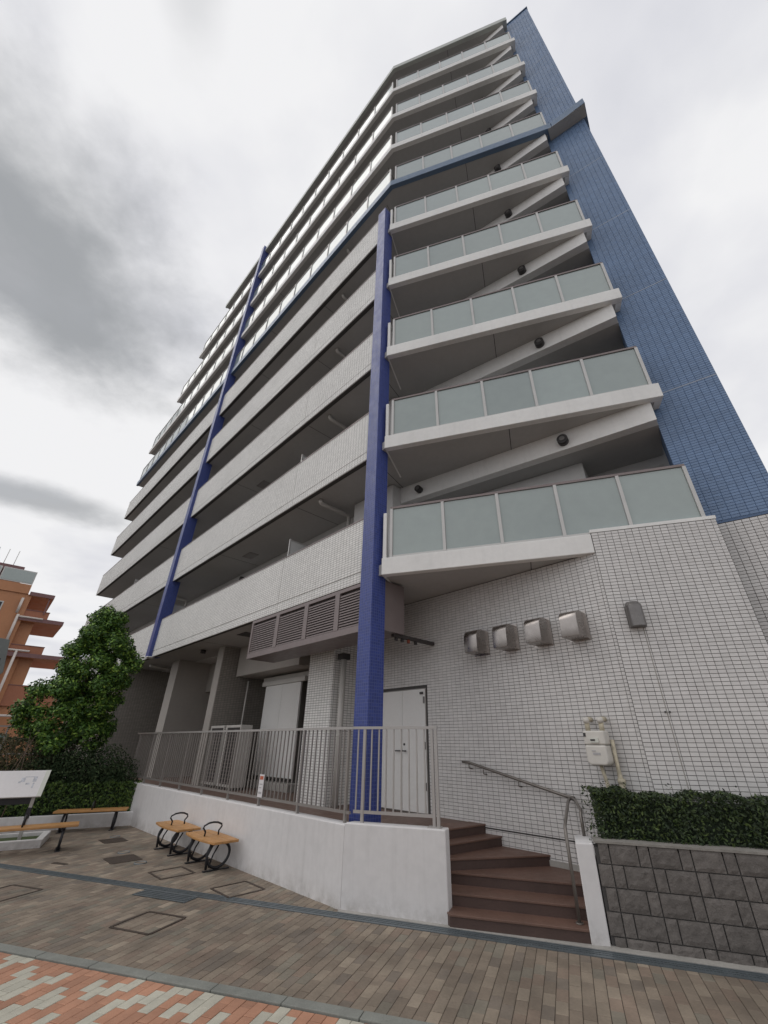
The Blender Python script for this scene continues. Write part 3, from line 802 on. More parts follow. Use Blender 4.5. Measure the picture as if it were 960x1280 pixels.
# conduit bracket with orange plug right of the column
b = MB(); b.box(-.28, -.21, .55, 1.69, 3.50, 3.56); cbk = b.build('cable_bracket', 'louvre_dark', bld, FA)
boxpart('plug', 'orange_plug', cbk, FA, -.265, -.225, .95, .99, 3.44, 3.499)
for yy in (.62, .78, 1.15): boxpart('clip', 'dark_plastic', cbk, FA, -.27, -.23, yy, yy+.05, 3.44, 3.499)

# recessed ground floor behind the terrace -----------------------------------
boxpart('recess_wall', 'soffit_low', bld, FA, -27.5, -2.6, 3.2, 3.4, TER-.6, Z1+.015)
tp = boxpart('tiled_pier', 'parapet_tile', bld, FA, -3.50, -2.565, 1.0, 3.19, TER-.05, Z1-.03)
b = MB(); b.tube([(-2.36, 1.12, TER), (-2.36, 1.12, 3.54)], .06, 12); b.build('drain_pipe', 'pvc', bld, FA)
b = MB(); b.tube([(-2.36, 1.12, 1.9), (-2.36, 1.12, 1.94)], .067, 12); b.build('pipe_collar', 'pvc', bld, FA)
b = MB(); b.box(-2.46, -2.26, 1.02, 1.22, 3.40, 3.52); b.build('rain_box', 'dark_plastic', bld, FA)
# sliding white doors on a rail
b = MB().box(-7.45, -5.15, 2.0, 2.10, 3.28, 3.40); hr = b.build('door_rail', 'pvc', bld, FA)
boxpart('header_panel', 'pvc', hr, FA, -7.6, -4.6, 2.11, 2.16, 3.30, 3.54)
for x0 in (-7.25, -6.3):
    dpnl = boxpart('sliding_door', 'door_white', hr, FA, x0, x0+.94, 2.03, 2.075, .98, 3.27)
boxpart('recess_wall', 'louvre_dark', bld, FA, -4.9, -3.51, 2.4, 2.5, TER, 3.54)  # near-black panel, the shade of an open recess put into its colour
boxpart('recess_wall', 'louvre_dark', bld, FA, -5.32, -5.22, 2.2, 3.19, TER, 3.54)  # side of the same opening, its darkness also painted on
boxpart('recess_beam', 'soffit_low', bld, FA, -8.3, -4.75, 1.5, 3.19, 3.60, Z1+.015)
boxpart('standin_block', 'concrete', bld, FA, -7.3, -5.2, 1.85, 2.3, TER-.01, TER+.17, bevel=.02)  # plain block in place of a row of pale rounded objects
fin = boxpart('tiled_pier', 'dull_tile', bld, FA, -8.80, -8.42, 1.02, 3.19, TER-.05, Z1+.015)
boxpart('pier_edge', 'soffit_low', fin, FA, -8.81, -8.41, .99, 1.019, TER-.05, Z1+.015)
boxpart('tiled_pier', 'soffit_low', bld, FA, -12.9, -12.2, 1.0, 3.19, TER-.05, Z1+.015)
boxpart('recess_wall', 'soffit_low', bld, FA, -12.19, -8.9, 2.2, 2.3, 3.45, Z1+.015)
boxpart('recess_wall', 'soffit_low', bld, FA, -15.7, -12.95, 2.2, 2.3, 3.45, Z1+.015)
for s in (9.6, 13.6): boxpart('shaded_opening', 'louvre_dark', bld, FA, -s-1.5, -s, 3.15, 3.199, TER, 3.2)  # near-black panels painted as the shade in open doorways
boxpart('tiled_pier', 'dull_tile', bld, FA, -16.2, -15.85, .15, 3.19, -.05, Z1+.015)
boxpart('tiled_pier', 'dull_tile', bld, FA, -27.6, -16.25, .6, .8, -.05, Z1+.015)
b = MB(); b.tube([(-8.2, 1.9, TER+.4), (-8.2, 1.9, 3.5)], .025, 8); b.build('drain_pipe', 'pvc', bld, FA)
b = MB(); b.tube([(-13.9, .5, Z1-.07), (-14.4, 1.75, Z1-.07)], .05, 8); b.build('drain_pipe', 'pvc', bld, FA)
for s, y in ((9.6, .8), (10.4, 1.9), (13.4, 1.95), (13.8, 2.05)):
    b = MB(); b.tube([(-s, y, Z1+.01), (-s, y, Z1-.09)], .085, 14); b.build('soffit_lamp', 'dark_plastic', bld, FA)
boxpart('soffit_hatch', 'dark_plastic', bld, FA, -6.6, -6.1, .5, .95, Z1+.004, Z1+.0195)
ch = 0

# ------------------------------------------------------------------ terrace, low wall, steps
wdn = Vector((WL[0]-WC[0], WL[1]-WC[1])).normalized(); win = Vector((wdn.y, -wdn.x))        # inward normal
win = Vector((.7086, .7057))
ter = [wd(-1.25, .12), (WC[0]+win.x*.12, WC[1]+win.y*.12), (WL[0]+win.x*.12-1.0, WL[1]+win.y*.12+1.0), a2(16.0, 3.3), a2(2.3, 3.3), a2(2.3, GY+.05)]
gA = FA.w(FA.loc(1.42, 7.92).x, GY+.05); 
ter += [(gA.x, gA.y), (.62, 7.42), (.40, 7.25), wd(-.3, .12)]
tag(MB().prism(ter, -.04, TER-.005).build('terrace_floor', 'terrace_tile'), kind='structure')
WT_ = .2; WZ = .845
lw_ = thing('low_wall', 'low white painted wall bending round the terrace beneath the long railing', 'wall', Fr(*WC))
inn = (WC[0]+.0, WC[1])
# mitre at the bend
nD = Vector((.3437, .9391)); nA = win
bis = (nD+nA).normalized(); mi_ = Vector(WC)+bis*(WT_/bis.dot(nA))
we = wd(.04, 0)
MB().prism([(WL[0], WL[1]), (WC[0], WC[1]), (mi_.x, mi_.y), (WL[0]+win.x*WT_, WL[1]+win.y*WT_)], -.045, WZ).build('wall_segment', 'wall_paint', lw_, bevel=.012)
e1 = wd(-.0, 1.25); e2 = wd(-.2, 1.25); e3 = wd(-.2, WT_)
MB().prism([WC, we, wd(.04, WT_), (mi_.x, mi_.y)], -.045, WZ+.02).build('wall_segment', 'wall_paint', lw_, bevel=.012)

st = thing('entrance_steps', 'brown tiled winder steps climbing between white walls to the terrace', 'steps', FD)
RH = TER/6
lines = [((.645, 6.275), (2.05, 5.845)), ((.52, 6.60), (2.20, 6.06)), ((.55, 6.95), (2.35, 6.36)), ((.45, 6.89), (2.30, 7.24)), ((.45, 6.93), (1.75, 7.83)), ((.45, 7.22), (1.55, 8.03))]
def gpt(P): return P
for i, (a, b_) in enumerate(lines):
    z0, z1 = -.04, RH*(i+1)
    if i < 5: c, d = lines[i+1]
    else: c, d = (.75, 7.9), (1.35, 8.15)
    u = Vector((b_[0]-a[0], b_[1]-a[1])).normalized(); nn = Vector((-u.y, u.x))*.05
    poly = [a, b_]
    # extend a little under the next riser
    poly += [(d[0]+nn.x, d[1]+nn.y), (c[0]+nn.x, c[1]+nn.y)]
    if i == 2: poly = [a, b_, (2.62, 6.80), (2.33, 7.27), (.45, 6.96)]
    if i == 3: poly = [a, b_, (1.80, 7.88), (.45, 6.98)]
    if i == 4: poly = [a, b_, (1.60, 8.08), (.45, 7.28)]
    n = len(poly)
    so_ = MB(); k0 = 0
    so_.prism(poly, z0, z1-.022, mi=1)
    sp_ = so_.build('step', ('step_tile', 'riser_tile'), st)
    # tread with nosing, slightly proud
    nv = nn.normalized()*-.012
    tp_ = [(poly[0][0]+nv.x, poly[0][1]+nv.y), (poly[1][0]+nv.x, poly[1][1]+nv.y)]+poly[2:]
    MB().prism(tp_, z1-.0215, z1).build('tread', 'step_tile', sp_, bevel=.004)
    # tread joints
    L_ = Vector((b_[0]-a[0], b_[1]-a[1])).length
pw_ = thing('stair_side_wall', 'short white painted wall between the brown steps and the grey block wall', 'wall', Fr(2.11, 5.83))
PZ = .835
side = [(2.031, 5.826), (2.215, 5.800), (2.38, 6.24), (2.20, 6.30)]
MB().prism(side, -.045, PZ).build('wall_segment', 'wall_paint', pw_, bevel=.012)
MB().prism([(2.22, 6.28), (2.37, 6.24), (2.72, 6.80), (2.56, 6.86)], -.045, PZ-.2).build('wall_return', 'wall_paint', pw_)

# block retaining wall -------------------------------------------------------
FBL = Fr(2.226, 5.796, R(-20.1))
bwall = thing('block_wall', 'grey split-face concrete block retaining wall below the clipped hedge', 'wall', FBL)
MB().box(0, 6, .03, .22, -.045, .80).build('wall_core', 'grout', bwall, FBL)
rows = [(.665, .84), (.472, .655), (.28, .462), (.088, .27), (-.045, .078)]
rb = random.Random(3)
def split_block(x0, x1, z0, z1):
    b = MB(); nx = 7 if x1-x0 > .2 else 3; nz = 5
    for j in range(nz+1):
        for i in range(nx+1):
            ed = i in (0, nx) or j in (0, nz)
            y = .014+rb.uniform(-.001, .001) if ed else .004+rb.uniform(-.0035, .0035)
            px2 = x0+(x1-x0)*i/nx+(0 if ed else rb.uniform(-.007, .007)); pz2 = z0+(z1-z0)*j/nz+(0 if ed else rb.uniform(-.007, .007))
            b.v.append((px2, y, pz2))
    for j in range(nz):
        for i in range(nx):
            a = j*(nx+1)+i; b.f.append((a, a+1, a+nx+2, a+nx+1)); b.s.append(False); b.mi.append(0)
    k = len(b.v); b.v += [(x0, .032, z0), (x1, .032, z0), (x1, .032, z1), (x0, .032, z1)]
    W0, W1, W2, W3 = [i for i in range(nx+1)], [j*(nx+1)+nx for j in range(nz+1)], [nz*(nx+1)+i for i in range(nx+1)], [j*(nx+1) for j in range(nz+1)]
    for f in (tuple(reversed(W0))+(k, k+1), tuple(reversed(W1))+(k+1, k+2), tuple(W2)+(k+2, k+3), tuple(W3)+(k+3, k)):
        b.f.append(f); b.s.append(False); b.mi.append(0)
    return b
for r_, (z0, z1) in enumerate(rows):
    x = .145-.39*2
    while x < 5.9:
        for (a, c) in (((0, .268), (.280, .380)) if r_ % 2 == 0 else ((0, .101), (.113, .380))):
            x0, x1 = max(x+a, .005), x+c
            if x1 > .03: split_block(x0, x1, z0, z1).build('block', 'split_block', bwall, FBL)
        x += .392
boxpart('coping', 'mortar', bwall, FBL, 0, 6, .0, .24, .842, .862)

tag(MB().prism([(2.5, 6.2), (8.0, 4.0), (8.6, 5.4), c_line(1.3), b2(BL, 0.1), b2(PX0, .1), (2.62, 6.82)], -.04, .74).build('soil_bed', 'soil'), kind='structure')

# stair handrail --------------------------------------------------------------
hrl = thing('stair_handrail', 'grey steel handrail on the tiled wall beside the brown steps', 'handrail', Fr(2.0, 6.8))
g0 = FA.w(FA.loc(1.213, 8.146).x, GY-.09); g1 = FA.w(FA.loc(2.516, 6.837).x, GY-.09); gm_ = FA.w(FA.loc(1.30, 8.06).x, GY-.09)
b = MB(); b.tube([(g0.x, g0.y, 1.525), (gm_.x, gm_.y, 1.52), (g1.x-.10, g1.y+.10, 1.175), (g1.x, g1.y, 1.155)], .020, 10); b.build('rail', 'handrail_steel', hrl)
for t, zz in ((.07, 1.50), (.22, 1.43), (.55, 1.30)):
    p = g0.lerp(g1, t); q = p+(FA.w(0, 1)-FA.w(0, 0))*.09
    b = MB(); b.tube([(p.x, p.y, zz), (p.x, p.y, zz-.06), (q.x, q.y, zz-.07)], .009, 6); b.build('bracket', 'handrail_steel', hrl)
b = MB(); b.tube([(g1.x-.04, g1.y+.03, 1.15), (g1.x-.04, g1.y-.12, 1.14), (2.32, 6.27, 1.08), (2.29, 6.22, 1.03), (2.29, 6.22, PZ)], .019, 10); b.build('post', 'handrail_steel', hrl)
b = MB(); b.tube([(g1.x-.06, g1.y+.02, 1.15), (g1.x-.14, g1.y-.12, 1.13), (2.10, 6.20, 1.02), (2.03, 6.08, .95), (2.00, 6.0, .86), (2.00, 6.0, .12)], .019, 10); b.build('post', 'handrail_steel', hrl)
b = MB(); b.tube([(2.00, 6.0, RH), (2.00, 6.0, RH+.012)], .04, 14); b.build('base_plate', 'handrail_steel', hrl)

# terrace railing ---------------------------------------------------------------
rg = thing('terrace_railing', 'long grey metal railing of thin vertical balusters on the low white wall', 'railing', Fr(*WC))
FW = Fr(*WC, math.atan2(-wdn.y, -wdn.x)) # x=-distance along the long wall
RT = 2.0
o = .10
pm1 = MB().box(-.019, .019, -.019, .019, 0, 1).mesh('post', 'rail_brown')
pm2 = MB().box(-.019, .019, -.019, .019, 0, 1).mesh('post', 'rail_steel')
bm1 = MB().box(-.0085, .0085, -.0085, .0085, 0, 1).mesh('baluster', 'rail_brown')
bm2 = MB().box(-.0085, .0085, -.0085, .0085, 0, 1).mesh('baluster', 'rail_steel')
def upright(name, me, fr, x, y, z0, z1):
    ob = inst(name, me, rg, fr, x, y, z0); ob.matrix_basis = ob.matrix_basis @ Matrix.Diagonal((1, 1, z1-z0, 1)); return ob
LW = 9.6
boxpart('top_rail', 'rail_steel', rg, FW, -LW, -.0, o-.024, o+.024, RT-.035, RT)
boxpart('bottom_rail', 'rail_brown', rg, FW, -LW, -.02, o-.014, o+.014, WZ+.10, WZ+.135)
ps = [.12, 1.26, 2.43, 3.56, 4.72, 5.89, 7.05, 8.2, 9.35]
for i, s in enumerate(ps):
    upright('post', pm1, FW, -s, o, WZ, RT-.036)
    if i+1 < len(ps):
        n = 10
        for q in range(1, n): upright('baluster', bm1, FW, -(s+(ps[i+1]-s)*q/n), o, WZ+.136, RT-.036)
FDr = FD
xs0, xs1 = -1.30, -.10
boxpart('top_rail', 'rail_steel', rg, FD, xs0, xs1+.06, o-.024, o+.024, RT-.034, RT+.001)
boxpart('bottom_rail', 'rail_steel', rg, FD, xs0+.05, xs1, o-.014, o+.014, WZ+.12, WZ+.155)
upright('post', pm2, FD, -1.12, o, WZ+.02, RT-.036)
for dx in (0., .055): upright('post', pm2, FD, xs1-.02+dx, o, WZ+.021, RT-.036)
boxpart('base_plate', 'rail_steel', rg, FD, xs1-.10, xs1+.07, o-.05, o+.05, WZ+.0205, WZ+.035)
n = 9
for q in range(1, n): upright('baluster', bm2, FD, -1.12+(xs1-.02+1.12)*q/n, o, WZ+.156, RT-.036)
upright('baluster', bm2, FD, -1.22, o, WZ+.156, RT-.036)
ntc = FW.sub(-2.38, o-.024, 0)
no_ = thing('notice_plate', 'small white notice with a red band tied to the long railing', 'notice', ntc)
boxpart('plate', 'notice_white', no_, ntc, -.075, .075, -.006, 0, .97, 1.30)
boxpart('red_band', 'notice_red', no_, ntc, -.055, .055, -.0085, -.0065, 1.225, 1.275)
boxpart('print', 'notice_grey', no_, ntc, -.05, .05, -.0085, -.0065, 1.15, 1.165)
boxpart('print', 'notice_grey', no_, ntc, -.05, .03, -.0085, -.0065, 1.10, 1.113)
boxpart('print', 'notice_grey', no_, ntc, -.05, .045, -.0085, -.0065, 1.02, 1.05)

# gas meter -----------------------------------------------------------------------
gxm = FA.loc(2.86, 6.49).x
FM = FA.sub(gxm, GY, 0)
gm = thing('gas_meter', 'cream gas meter with twin taped pipes on the white tiled wall', 'gas meter', FM)
b = MB(); b.box(-.14, .14, -.27, -.08, 1.79, 1.955); b.build('meter_head', 'meter_white', gm, FM, bevel=.018)
b = MB(); b.ext([(-.135, 1.785), (.135, 1.785), (.140, 1.60), (.11, 1.555), (-.10, 1.555), (-.135, 1.59)], 'y', -.285, -.08); b.build('meter_body', 'meter_white', gm, FM, bevel=.02)
boxpart('display', 'board_rim', gm, FM, -.05, .06, -.29, -.271, 1.815, 1.865)
boxpart('display_slot', 'dark_plastic', gm, FM, -.04, .02, -.295, -.2905, 1.835, 1.855)
boxpart('lens', 'dark_plastic', gm, FM, -.132, -.10, -.276, -.2705, 1.885, 1.93)
boxpart('print', 'notice_grey', gm, FM, -.04, .055, -.2905, -.2855, 1.675, 1.70)
boxpart('print', 'notice_grey', gm, FM, -.05, .00, -.2905, -.2855, 1.715, 1.725)
for xx in (-.095, .095):
    b = MB(); b.tube([(xx, -.17, 1.95), (xx, -.17, 2.03), (xx, -.15, 2.08), (xx, -.10, 2.10), (xx, 0, 2.10)], .032, 10); b.build('elbow', 'meter_tape', gm, FM)
    b = MB(); b.tube([(xx, -.17, 2.06), (xx, -.19, 2.115)], [.042, .036], 10); b.build('cap', 'meter_white', gm, FM)
b = MB(); b.tube([(-.02, -.16, 1.56), (.0, -.14, 1.40), (.02, -.12, 1.2), (.02, -.12, .75)], [.022, .022, .032, .032], 10); b.build('hose', 'meter_tape', gm, FM)
b = MB(); b.tube([(.17, -.10, 1.85), (.17, -.10, 1.5), (.175, -.10, 1.35), (.18, -.10, .75)], [.024, .024, .036, .036], 10); b.build('hose', 'meter_tape', gm, FM)
for zz in (1.22, 1.36):
    b = MB(); b.tube([(.178, -.10, zz), (.178, -.10, zz+.05)], .047, 10); b.build('tape_wrap', 'meter_tape', gm, FM)

# outdoor air conditioner unit -----------------------------------------------------
for s_, lb in ((-7.95, 'grey outdoor air conditioner unit on the terrace beside the tiled pier'), (-6.95, 'grey outdoor air conditioner unit on the terrace in front of the sliding doors')):
    FAC = FA.sub(s_, 1.05, TER)
    ac = thing('air_conditioner_unit', lb, 'air conditioner', FAC, 'outdoor air conditioner units')
    boxpart('casing', 'pvc', ac, FAC, -.44, .44, 0, .34, .05, 1.48, bevel=.012)
    for i in range(15): boxpart('grille_bar', 'hood_steel', ac, FAC, -.32, .40, -.022, -.008, .14+i*.085, .16+i*.085)
    boxpart('grille_back', 'dark_plastic', ac, FAC, -.32, .40, -.007, -.001, .12, 1.42)
    for xx in (-.32, .28): boxpart('foot', 'hood_steel', ac, FAC, xx, xx+.06, -.03, .37, 0, .049)

# ------------------------------------------------------------------ planting
def leaves(name, mt, parent, vols, n, size, seed, shell=.55, flat=.0, fr=WORLD, up=.35):
    r = random.Random(seed); b = MB(); tot = sum(v[1][0]*v[1][1]*v[1][2] for v in vols)
    V, F_ = b.v, b.f
    for c, rad, shape in vols:
        cnt = int(n*rad[0]*rad[1]*rad[2]/tot) if len(vols) > 1 else n
        for _ in range(cnt):
            if shape == 'e':
                while True:
                    d = Vector((r.gauss(0, 1), r.gauss(0, 1), r.gauss(0, 1)))
                    if d.length > .01: break
                d.normalize(); q = r.random()**shell
                q *= 1+.10*math.sin(d.x*5+seed)+.08*math.sin(d.y*7+d.z*6+seed*2)
                p = Vector((c[0]+d.x*rad[0]*q, c[1]+d.y*rad[1]*q, c[2]+d.z*rad[2]*q))
                nrm = d
            else:
                ax = r.random(); p = Vector((r.uniform(-1, 1), r.uniform(-1, 1), r.uniform(-1, 1)))
                nrm = Vector((0, 0, 1))
                dd = 1-abs(r.gauss(0, .10)) if r.random() < .8 else r.uniform(.3, 1)
                if ax < .42: p.z = dd; nrm = Vector((0, 0, 1))
                elif ax < .80: p.y = -dd; nrm = Vector((0, -1, 0))
                elif ax < .90: p.x = dd; nrm = Vector((1, 0, 0))
                else: p.x = -dd; nrm = Vector((-1, 0, 0))
                if r.random() < .06: p *= 1.04
                p = Vector((c[0]+p.x*rad[0], c[1]+p.y*rad[1], c[2]+p.z*rad[2]))
                p += Vector((0, .02*math.sin(p.x*7+p.z*5), .022*math.sin(p.x*6)+.02*math.sin(p.x*17+1)))
            nn = (nrm*.8+Vector((r.uniform(-1, 1), r.uniform(-1, 1), r.uniform(-1, 1)))+Vector((0, 0, up))).normalized()
            t = nn.cross(Vector((r.uniform(-1, 1), r.uniform(-1, 1), r.uniform(-1, 1))))
            if t.length < .05: continue
            t.normalize(); s = nn.cross(t); L_ = size*r.uniform(.6, 1.25); w_ = L_*.24
            k = len(V); fold = nn*(-w_*.35)
            V += [tuple(p-t*L_*.5), tuple(p+s*w_+fold), tuple(p+t*L_*.5), tuple(p-s*w_+fold)]
            F_ += [(k, k+1, k+2), (k, k+2, k+3)]
    b.s = [False]*len(F_); b.mi = [0]*len(F_)
    return b.build(name, mt, parent, fr)
# clipped hedge above the block wall
FH = FBL
hg = thing('hedge', 'dense dark clipped hedge growing above the grey block wall', 'hedge', FH)
leaves('foliage', 'leaf_hedge', hg, [((3.0, .50, 1.00), (2.93, .34, .30), 'b')], 34000, .046, 11, fr=FH)
MB().box(.18, 5.8, .24, .78, .72, 1.20).build('shade_core', 'hedge_shade', hg, FH)  # solid dark box added inside the leaves to block light
b = MB(); rr = random.Random(5)
for i in range(30):
    xx = rr.uniform(.15, 5.5); h_ = rr.uniform(1.28, 1.42)
    for q in range(9):
        z_ = 1.22+(h_-1.2)*q/8; an = rr.uniform(0, 6.28); L_ = .05
        p = Vector((xx+rr.uniform(-.012, .012), .5+rr.uniform(-.25, .2)*(q == 0)+rr.uniform(-.012, .012), z_)); t = Vector((math.cos(an), math.sin(an), .6)).normalized(); s = t.cross(Vector((0, 0, 1))).normalized()
        k = len(b.v); b.v += [tuple(p), tuple(p+t*L_*.5+s*.011), tuple(p+t*L_), tuple(p+t*L_*.5-s*.011)]; b.f += [(k, k+1, k+2), (k, k+2, k+3)]; b.s += [False]*2; b.mi += [0]*2
b.build('new_shoots', 'leaf_hedge', hg, FH)

# left planter
FP = Fr(PL0[0], PL0[1], math.atan2(-pd[1], -pd[0]))   # x=-distance along the planter front, y inward
pl_ = thing('planter_wall', 'low white planter kerb wall in front of the green hedge', 'planter', FP)
MB().box(-9, -.005, 0, .14, -.045, .272).build('front_wall', 'wall_paint', pl_, FP, bevel=.01)
sp1, sp2 = FP.w(-9, .1), FP.w(-9, 7)
tag(MB().prism([(PL0[0]-.05, PL0[1]+.09), (WL[0]-.02, WL[1]+.0), (WL[0]-2, WL[1]+6), (sp2.x-3, sp2.y+3), (sp1.x, sp1.y)][::-1], -.03, .22).build('planting_bed', 'soil'), kind='structure')
lh = thing('hedge', 'low bright green clipped hedge behind the white planter kerb', 'hedge', FP)
leaves('foliage', 'leaf_low', lh, [((-3.2, .72, .58), (3.1, .50, .30), 'b')], 17000, .075, 21, fr=FP)
MB().box(-6.2, -.2, .32, 1.12, .2, .78).build('shade_core', 'hedge_shade', lh, FP)  # same added box, stops light passing through the low hedge
def wv(x, y, z, r): 
    p = FP.loc(x, y); return ((p.x, p.y, z), r, 'e')
sh1 = thing('shrub', 'dark green rounded shrub growing between the low hedge and the tree', 'shrub', FP)
leaves('foliage', 'leaf_shrub', sh1, [wv(-7.75, 12.75, 1.0, (.85, .65, .72)), wv(-8.45, 12.6, 1.12, (.85, .7, .78)), wv(-7.25, 12.95, .85, (.6, .5, .55)), wv(-8.9, 12.2, 1.0, (.7, .6, .7))], 20000, .07, 31, .45, fr=FP)
b = MB()
for (x, y) in ((-7.7, 12.8), (-8.1, 12.7), (-8.5, 12.6), (-7.3, 12.9)):
    p = FP.loc(x, y); x, y = p.x, p.y; b.tube([(x, y, .2), (x+.05, y, .7), (x-.05, y+.05, 1.2)], [.03, .02, .01], 6)
b.build('stems', 'bark', sh1, FP)
sh2 = thing('shrub', 'brownish loose twiggy shrub beside the white board', 'shrub', FP)
leaves('foliage', 'leaf_brown', sh2, [wv(-9.6, 11.9, 1.15, (.95, .8, .85)), wv(-10.6, 11.3, 1.2, (1.1, .8, .85)), wv(-9.0, 12.7, 1.2, (.6, .6, .75))], 17000, .06, 41, .4, fr=FP)
b = MB(); rr = random.Random(8)
for i in range(70):
    p = FP.loc(rr.uniform(-11, -8.8), rr.uniform(11.2, 12.6)); x, y = p.x, p.y; b.tube([(x, y, .2), (x+rr.uniform(-.2, .2), y, 1.0), (x+rr.uniform(-.4, .4), y+rr.uniform(-.3, .3), rr.uniform(1.6, 2.15))], [.012, .009, .004], 5)
b.build('twigs', 'bark', sh2, FP)

# tree
TB = (-9.0, 12.85)
FT = Fr(*TB)
tr = thing('evergreen_tree', 'dense glossy evergreen tree with bright new leaves beside the building', 'tree', FT)
b = MB(); b.tube([(0, 0, .1), (.06, .0, .8), (.02, .05, 1.6), (.1, .05, 2.6), (.05, 0, 3.6), (.1, 0, 4.6)], [.12, .10, .09, .075, .05, .02], 9)
b.tube([(.04, 0, 1.5), (-.5, -.1, 2.0), (-.95, -.15, 2.5)], [.06, .045, .02], 7)
b.tube([(.03, 0, 1.7), (.55, .1, 2.3), (.85, .1, 3.0)], [.06, .045, .02], 7)
b.tube([(.06, 0, 2.2), (-.35, .2, 3.0), (-.4, .2, 3.7)], [.05, .035, .015], 7)
b.tube([(.2, -.2, .1), (.3, -.2, .9), (.5, -.1, 1.8)], [.07, .06, .03], 7)
b.build('trunk', 'bark', tr, FT)
rr = random.Random(12); vols = []
def clump(x, y, z, r): vols.append(((x, y, z), (r*rr.uniform(.9, 1.15), r*rr.uniform(.9, 1.15), r*rr.uniform(.72, .95)), 'e'))
prof = [(1.85, .95, .1), (2.15, 1.25, .05), (2.5, 1.35, .05), (2.85, 1.2, .12), (3.15, 1.0, .25), (3.5, 1.0, .30), (3.85, 1.05, .32), (4.2, .98, .30), (4.55, .82, .26), (4.85, .58, .22), (5.05, .3, .2)]
for z, rad, ox in prof:
    n = max(3, int(9*rad))
    for i in range(n):
        an = i*2*math.pi/n+rr.uniform(-.4, .4)+z*2; q = rad*rr.uniform(.55, .95)
        clump(ox+q*math.cos(an), q*math.sin(an)*.9, z+rr.uniform(-.18, .18), rr.uniform(.20, .34))
    for i in range(3): clump(ox+rr.uniform(-.4, .4)*rad, rr.uniform(-.4, .4)*rad, z, .30)
leaves('crown', 'leaf_tree', tr, vols, 52000, .105, 51, .60, fr=FT, up=.7)

# ------------------------------------------------------------------ benches
def plank(me_l, me_w, th): pass
def seat_bench(label, cx, cy, rot, group):
    f = Fr(cx, cy, rot); o = thing('armrest_seat', label, 'bench', f, group)
    LN, WD, ZS = 1.18, .42, .40
    # three boards following a gently bowed front edge
    for q in range(3):
        b = MB(); n = 10; y0 = -WD/2+q*WD/3+.003; y1 = -WD/2+(q+1)*WD/3-.003
        bow = lambda t, k: -.055*math.cos(t*math.pi/2)*(1-k) + .02*math.cos(t*math.pi/2)*k
        pts0, pts1 = [], []
        for i in range(n+1):
            t = -1+2*i/n; cut = .06*(1-abs(q-1)*.7)
            pts0.append((t*(LN/2), y0+bow(t, q/3))); pts1.append((t*(LN/2), y1+bow(t, (q+1)/3)))
        poly = pts0+pts1[::-1]
        b.prism(poly, ZS-.035, ZS); b.build('seat_board', 'bench_wood', o, f, bevel=.006)
    for sx in (-.36, .36):
        b = MB(); ring = []
        for i in range(28):
            an = 2*math.pi*i/28; ring.append((sx, .185*math.sin(an)*(1.0+.08*math.cos(an)), .198+.165*math.cos(an)))
        b.tube(ring, .021, 7, True); lg = b.build('leg_ring', 'black_iron', o, f)
        b = MB(); b.tube([(sx+.004, -.17, .03), (sx+.004, -.185, .20), (sx+.004, -.12, .33), (sx+.004, -.02, .366)], .02, 7); b.build('leg_brace', 'black_iron', lg, f)
        b = MB(); b.tube([(sx+.004, -.13, .05), (sx+.004, -.09, .2), (sx+.004, -.02, .32)], .013, 6); b.build('leg_brace', 'black_iron', lg, f)
        boxpart('foot_plate', 'black_iron', lg, f, sx-.03, sx+.03, -.21, .21, .0, .016)
        boxpart('seat_bracket', 'black_iron', lg, f, sx-.02, sx+.02, -.17, .17, .345, .364)
    b = MB(); pts = [(-.01, -.12, ZS), (-.01, -.115, ZS+.06), (-.01, -.16, ZS+.115), (-.01, -.15, ZS+.145), (-.01, -.08, ZS+.175), (-.01, .0, ZS+.183), (-.01, .08, ZS+.175), (-.01, .15, ZS+.145), (-.01, .16, ZS+.115), (-.01, .115, ZS+.06), (-.01, .12, ZS)]
    b.tube(pts, .014, 8); b.build('armrest', 'black_iron', o, f)
seat_bench('wooden seat with black arched armrest by the low wall, the one toward the steps', -3.08, 8.83, R(-46), 'armrest seats by the low wall')
seat_bench('wooden seat with black arched armrest by the low wall, the one toward the planter', -4.12, 9.86, R(-46), 'armrest seats by the low wall')
def long_bench(label, cx, cy, rot, LN):
    f = Fr(cx, cy, rot); o = thing('park_bench', label, 'bench', f, 'long backless benches')
    ZS = .40
    for q in range(3):
        boxpart('seat_board', 'bench_wood', o, f, -LN/2, LN/2, -.20+q*.134, -.20+q*.134+.128, ZS-.04, ZS, bevel=.008)
    for sx in (-LN/2+.22, LN/2-.22):
        b = MB(); ring = []
        for i in range(28):
            an = 2*math.pi*i/28; ring.append((sx, .19*math.sin(an)*(1.0+.08*math.cos(an)), .185+.165*math.cos(an)))
        b.tube(ring, .021, 7, True); lg = b.build('leg_ring', 'black_iron', o, f)
        b = MB(); b.tube([(sx+.004, -.17, .03), (sx+.004, -.19, .20), (sx+.004, -.12, .32), (sx+.004, -.02, .35)], .024, 7); b.build('leg_brace', 'black_iron', lg, f)
        boxpart('leg_plate', 'black_iron', o, f, sx-.03, sx+.03, -.17, .17, ZS-.06, ZS-.041)
        boxpart('foot_plate', 'black_iron', o, f, sx-.04, sx+.04, -.21, .21, 0, .014)
    b = MB(); b.tube([(0, -.12, ZS), (0, -.13, ZS+.1), (0, -.06, ZS+.155), (0, .06, ZS+.155), (0, .13, ZS+.1), (0, .12, ZS)], .016, 8); b.build('armrest', 'black_iron', o, f)
    return o
long_bench('backless wooden bench on black legs along the white planter kerb', -7.0, 11.83, R(22), 1.45)
long_bench('backless wooden bench on black legs in front of the white board', -6.85, 9.55, R(32), 1.75)

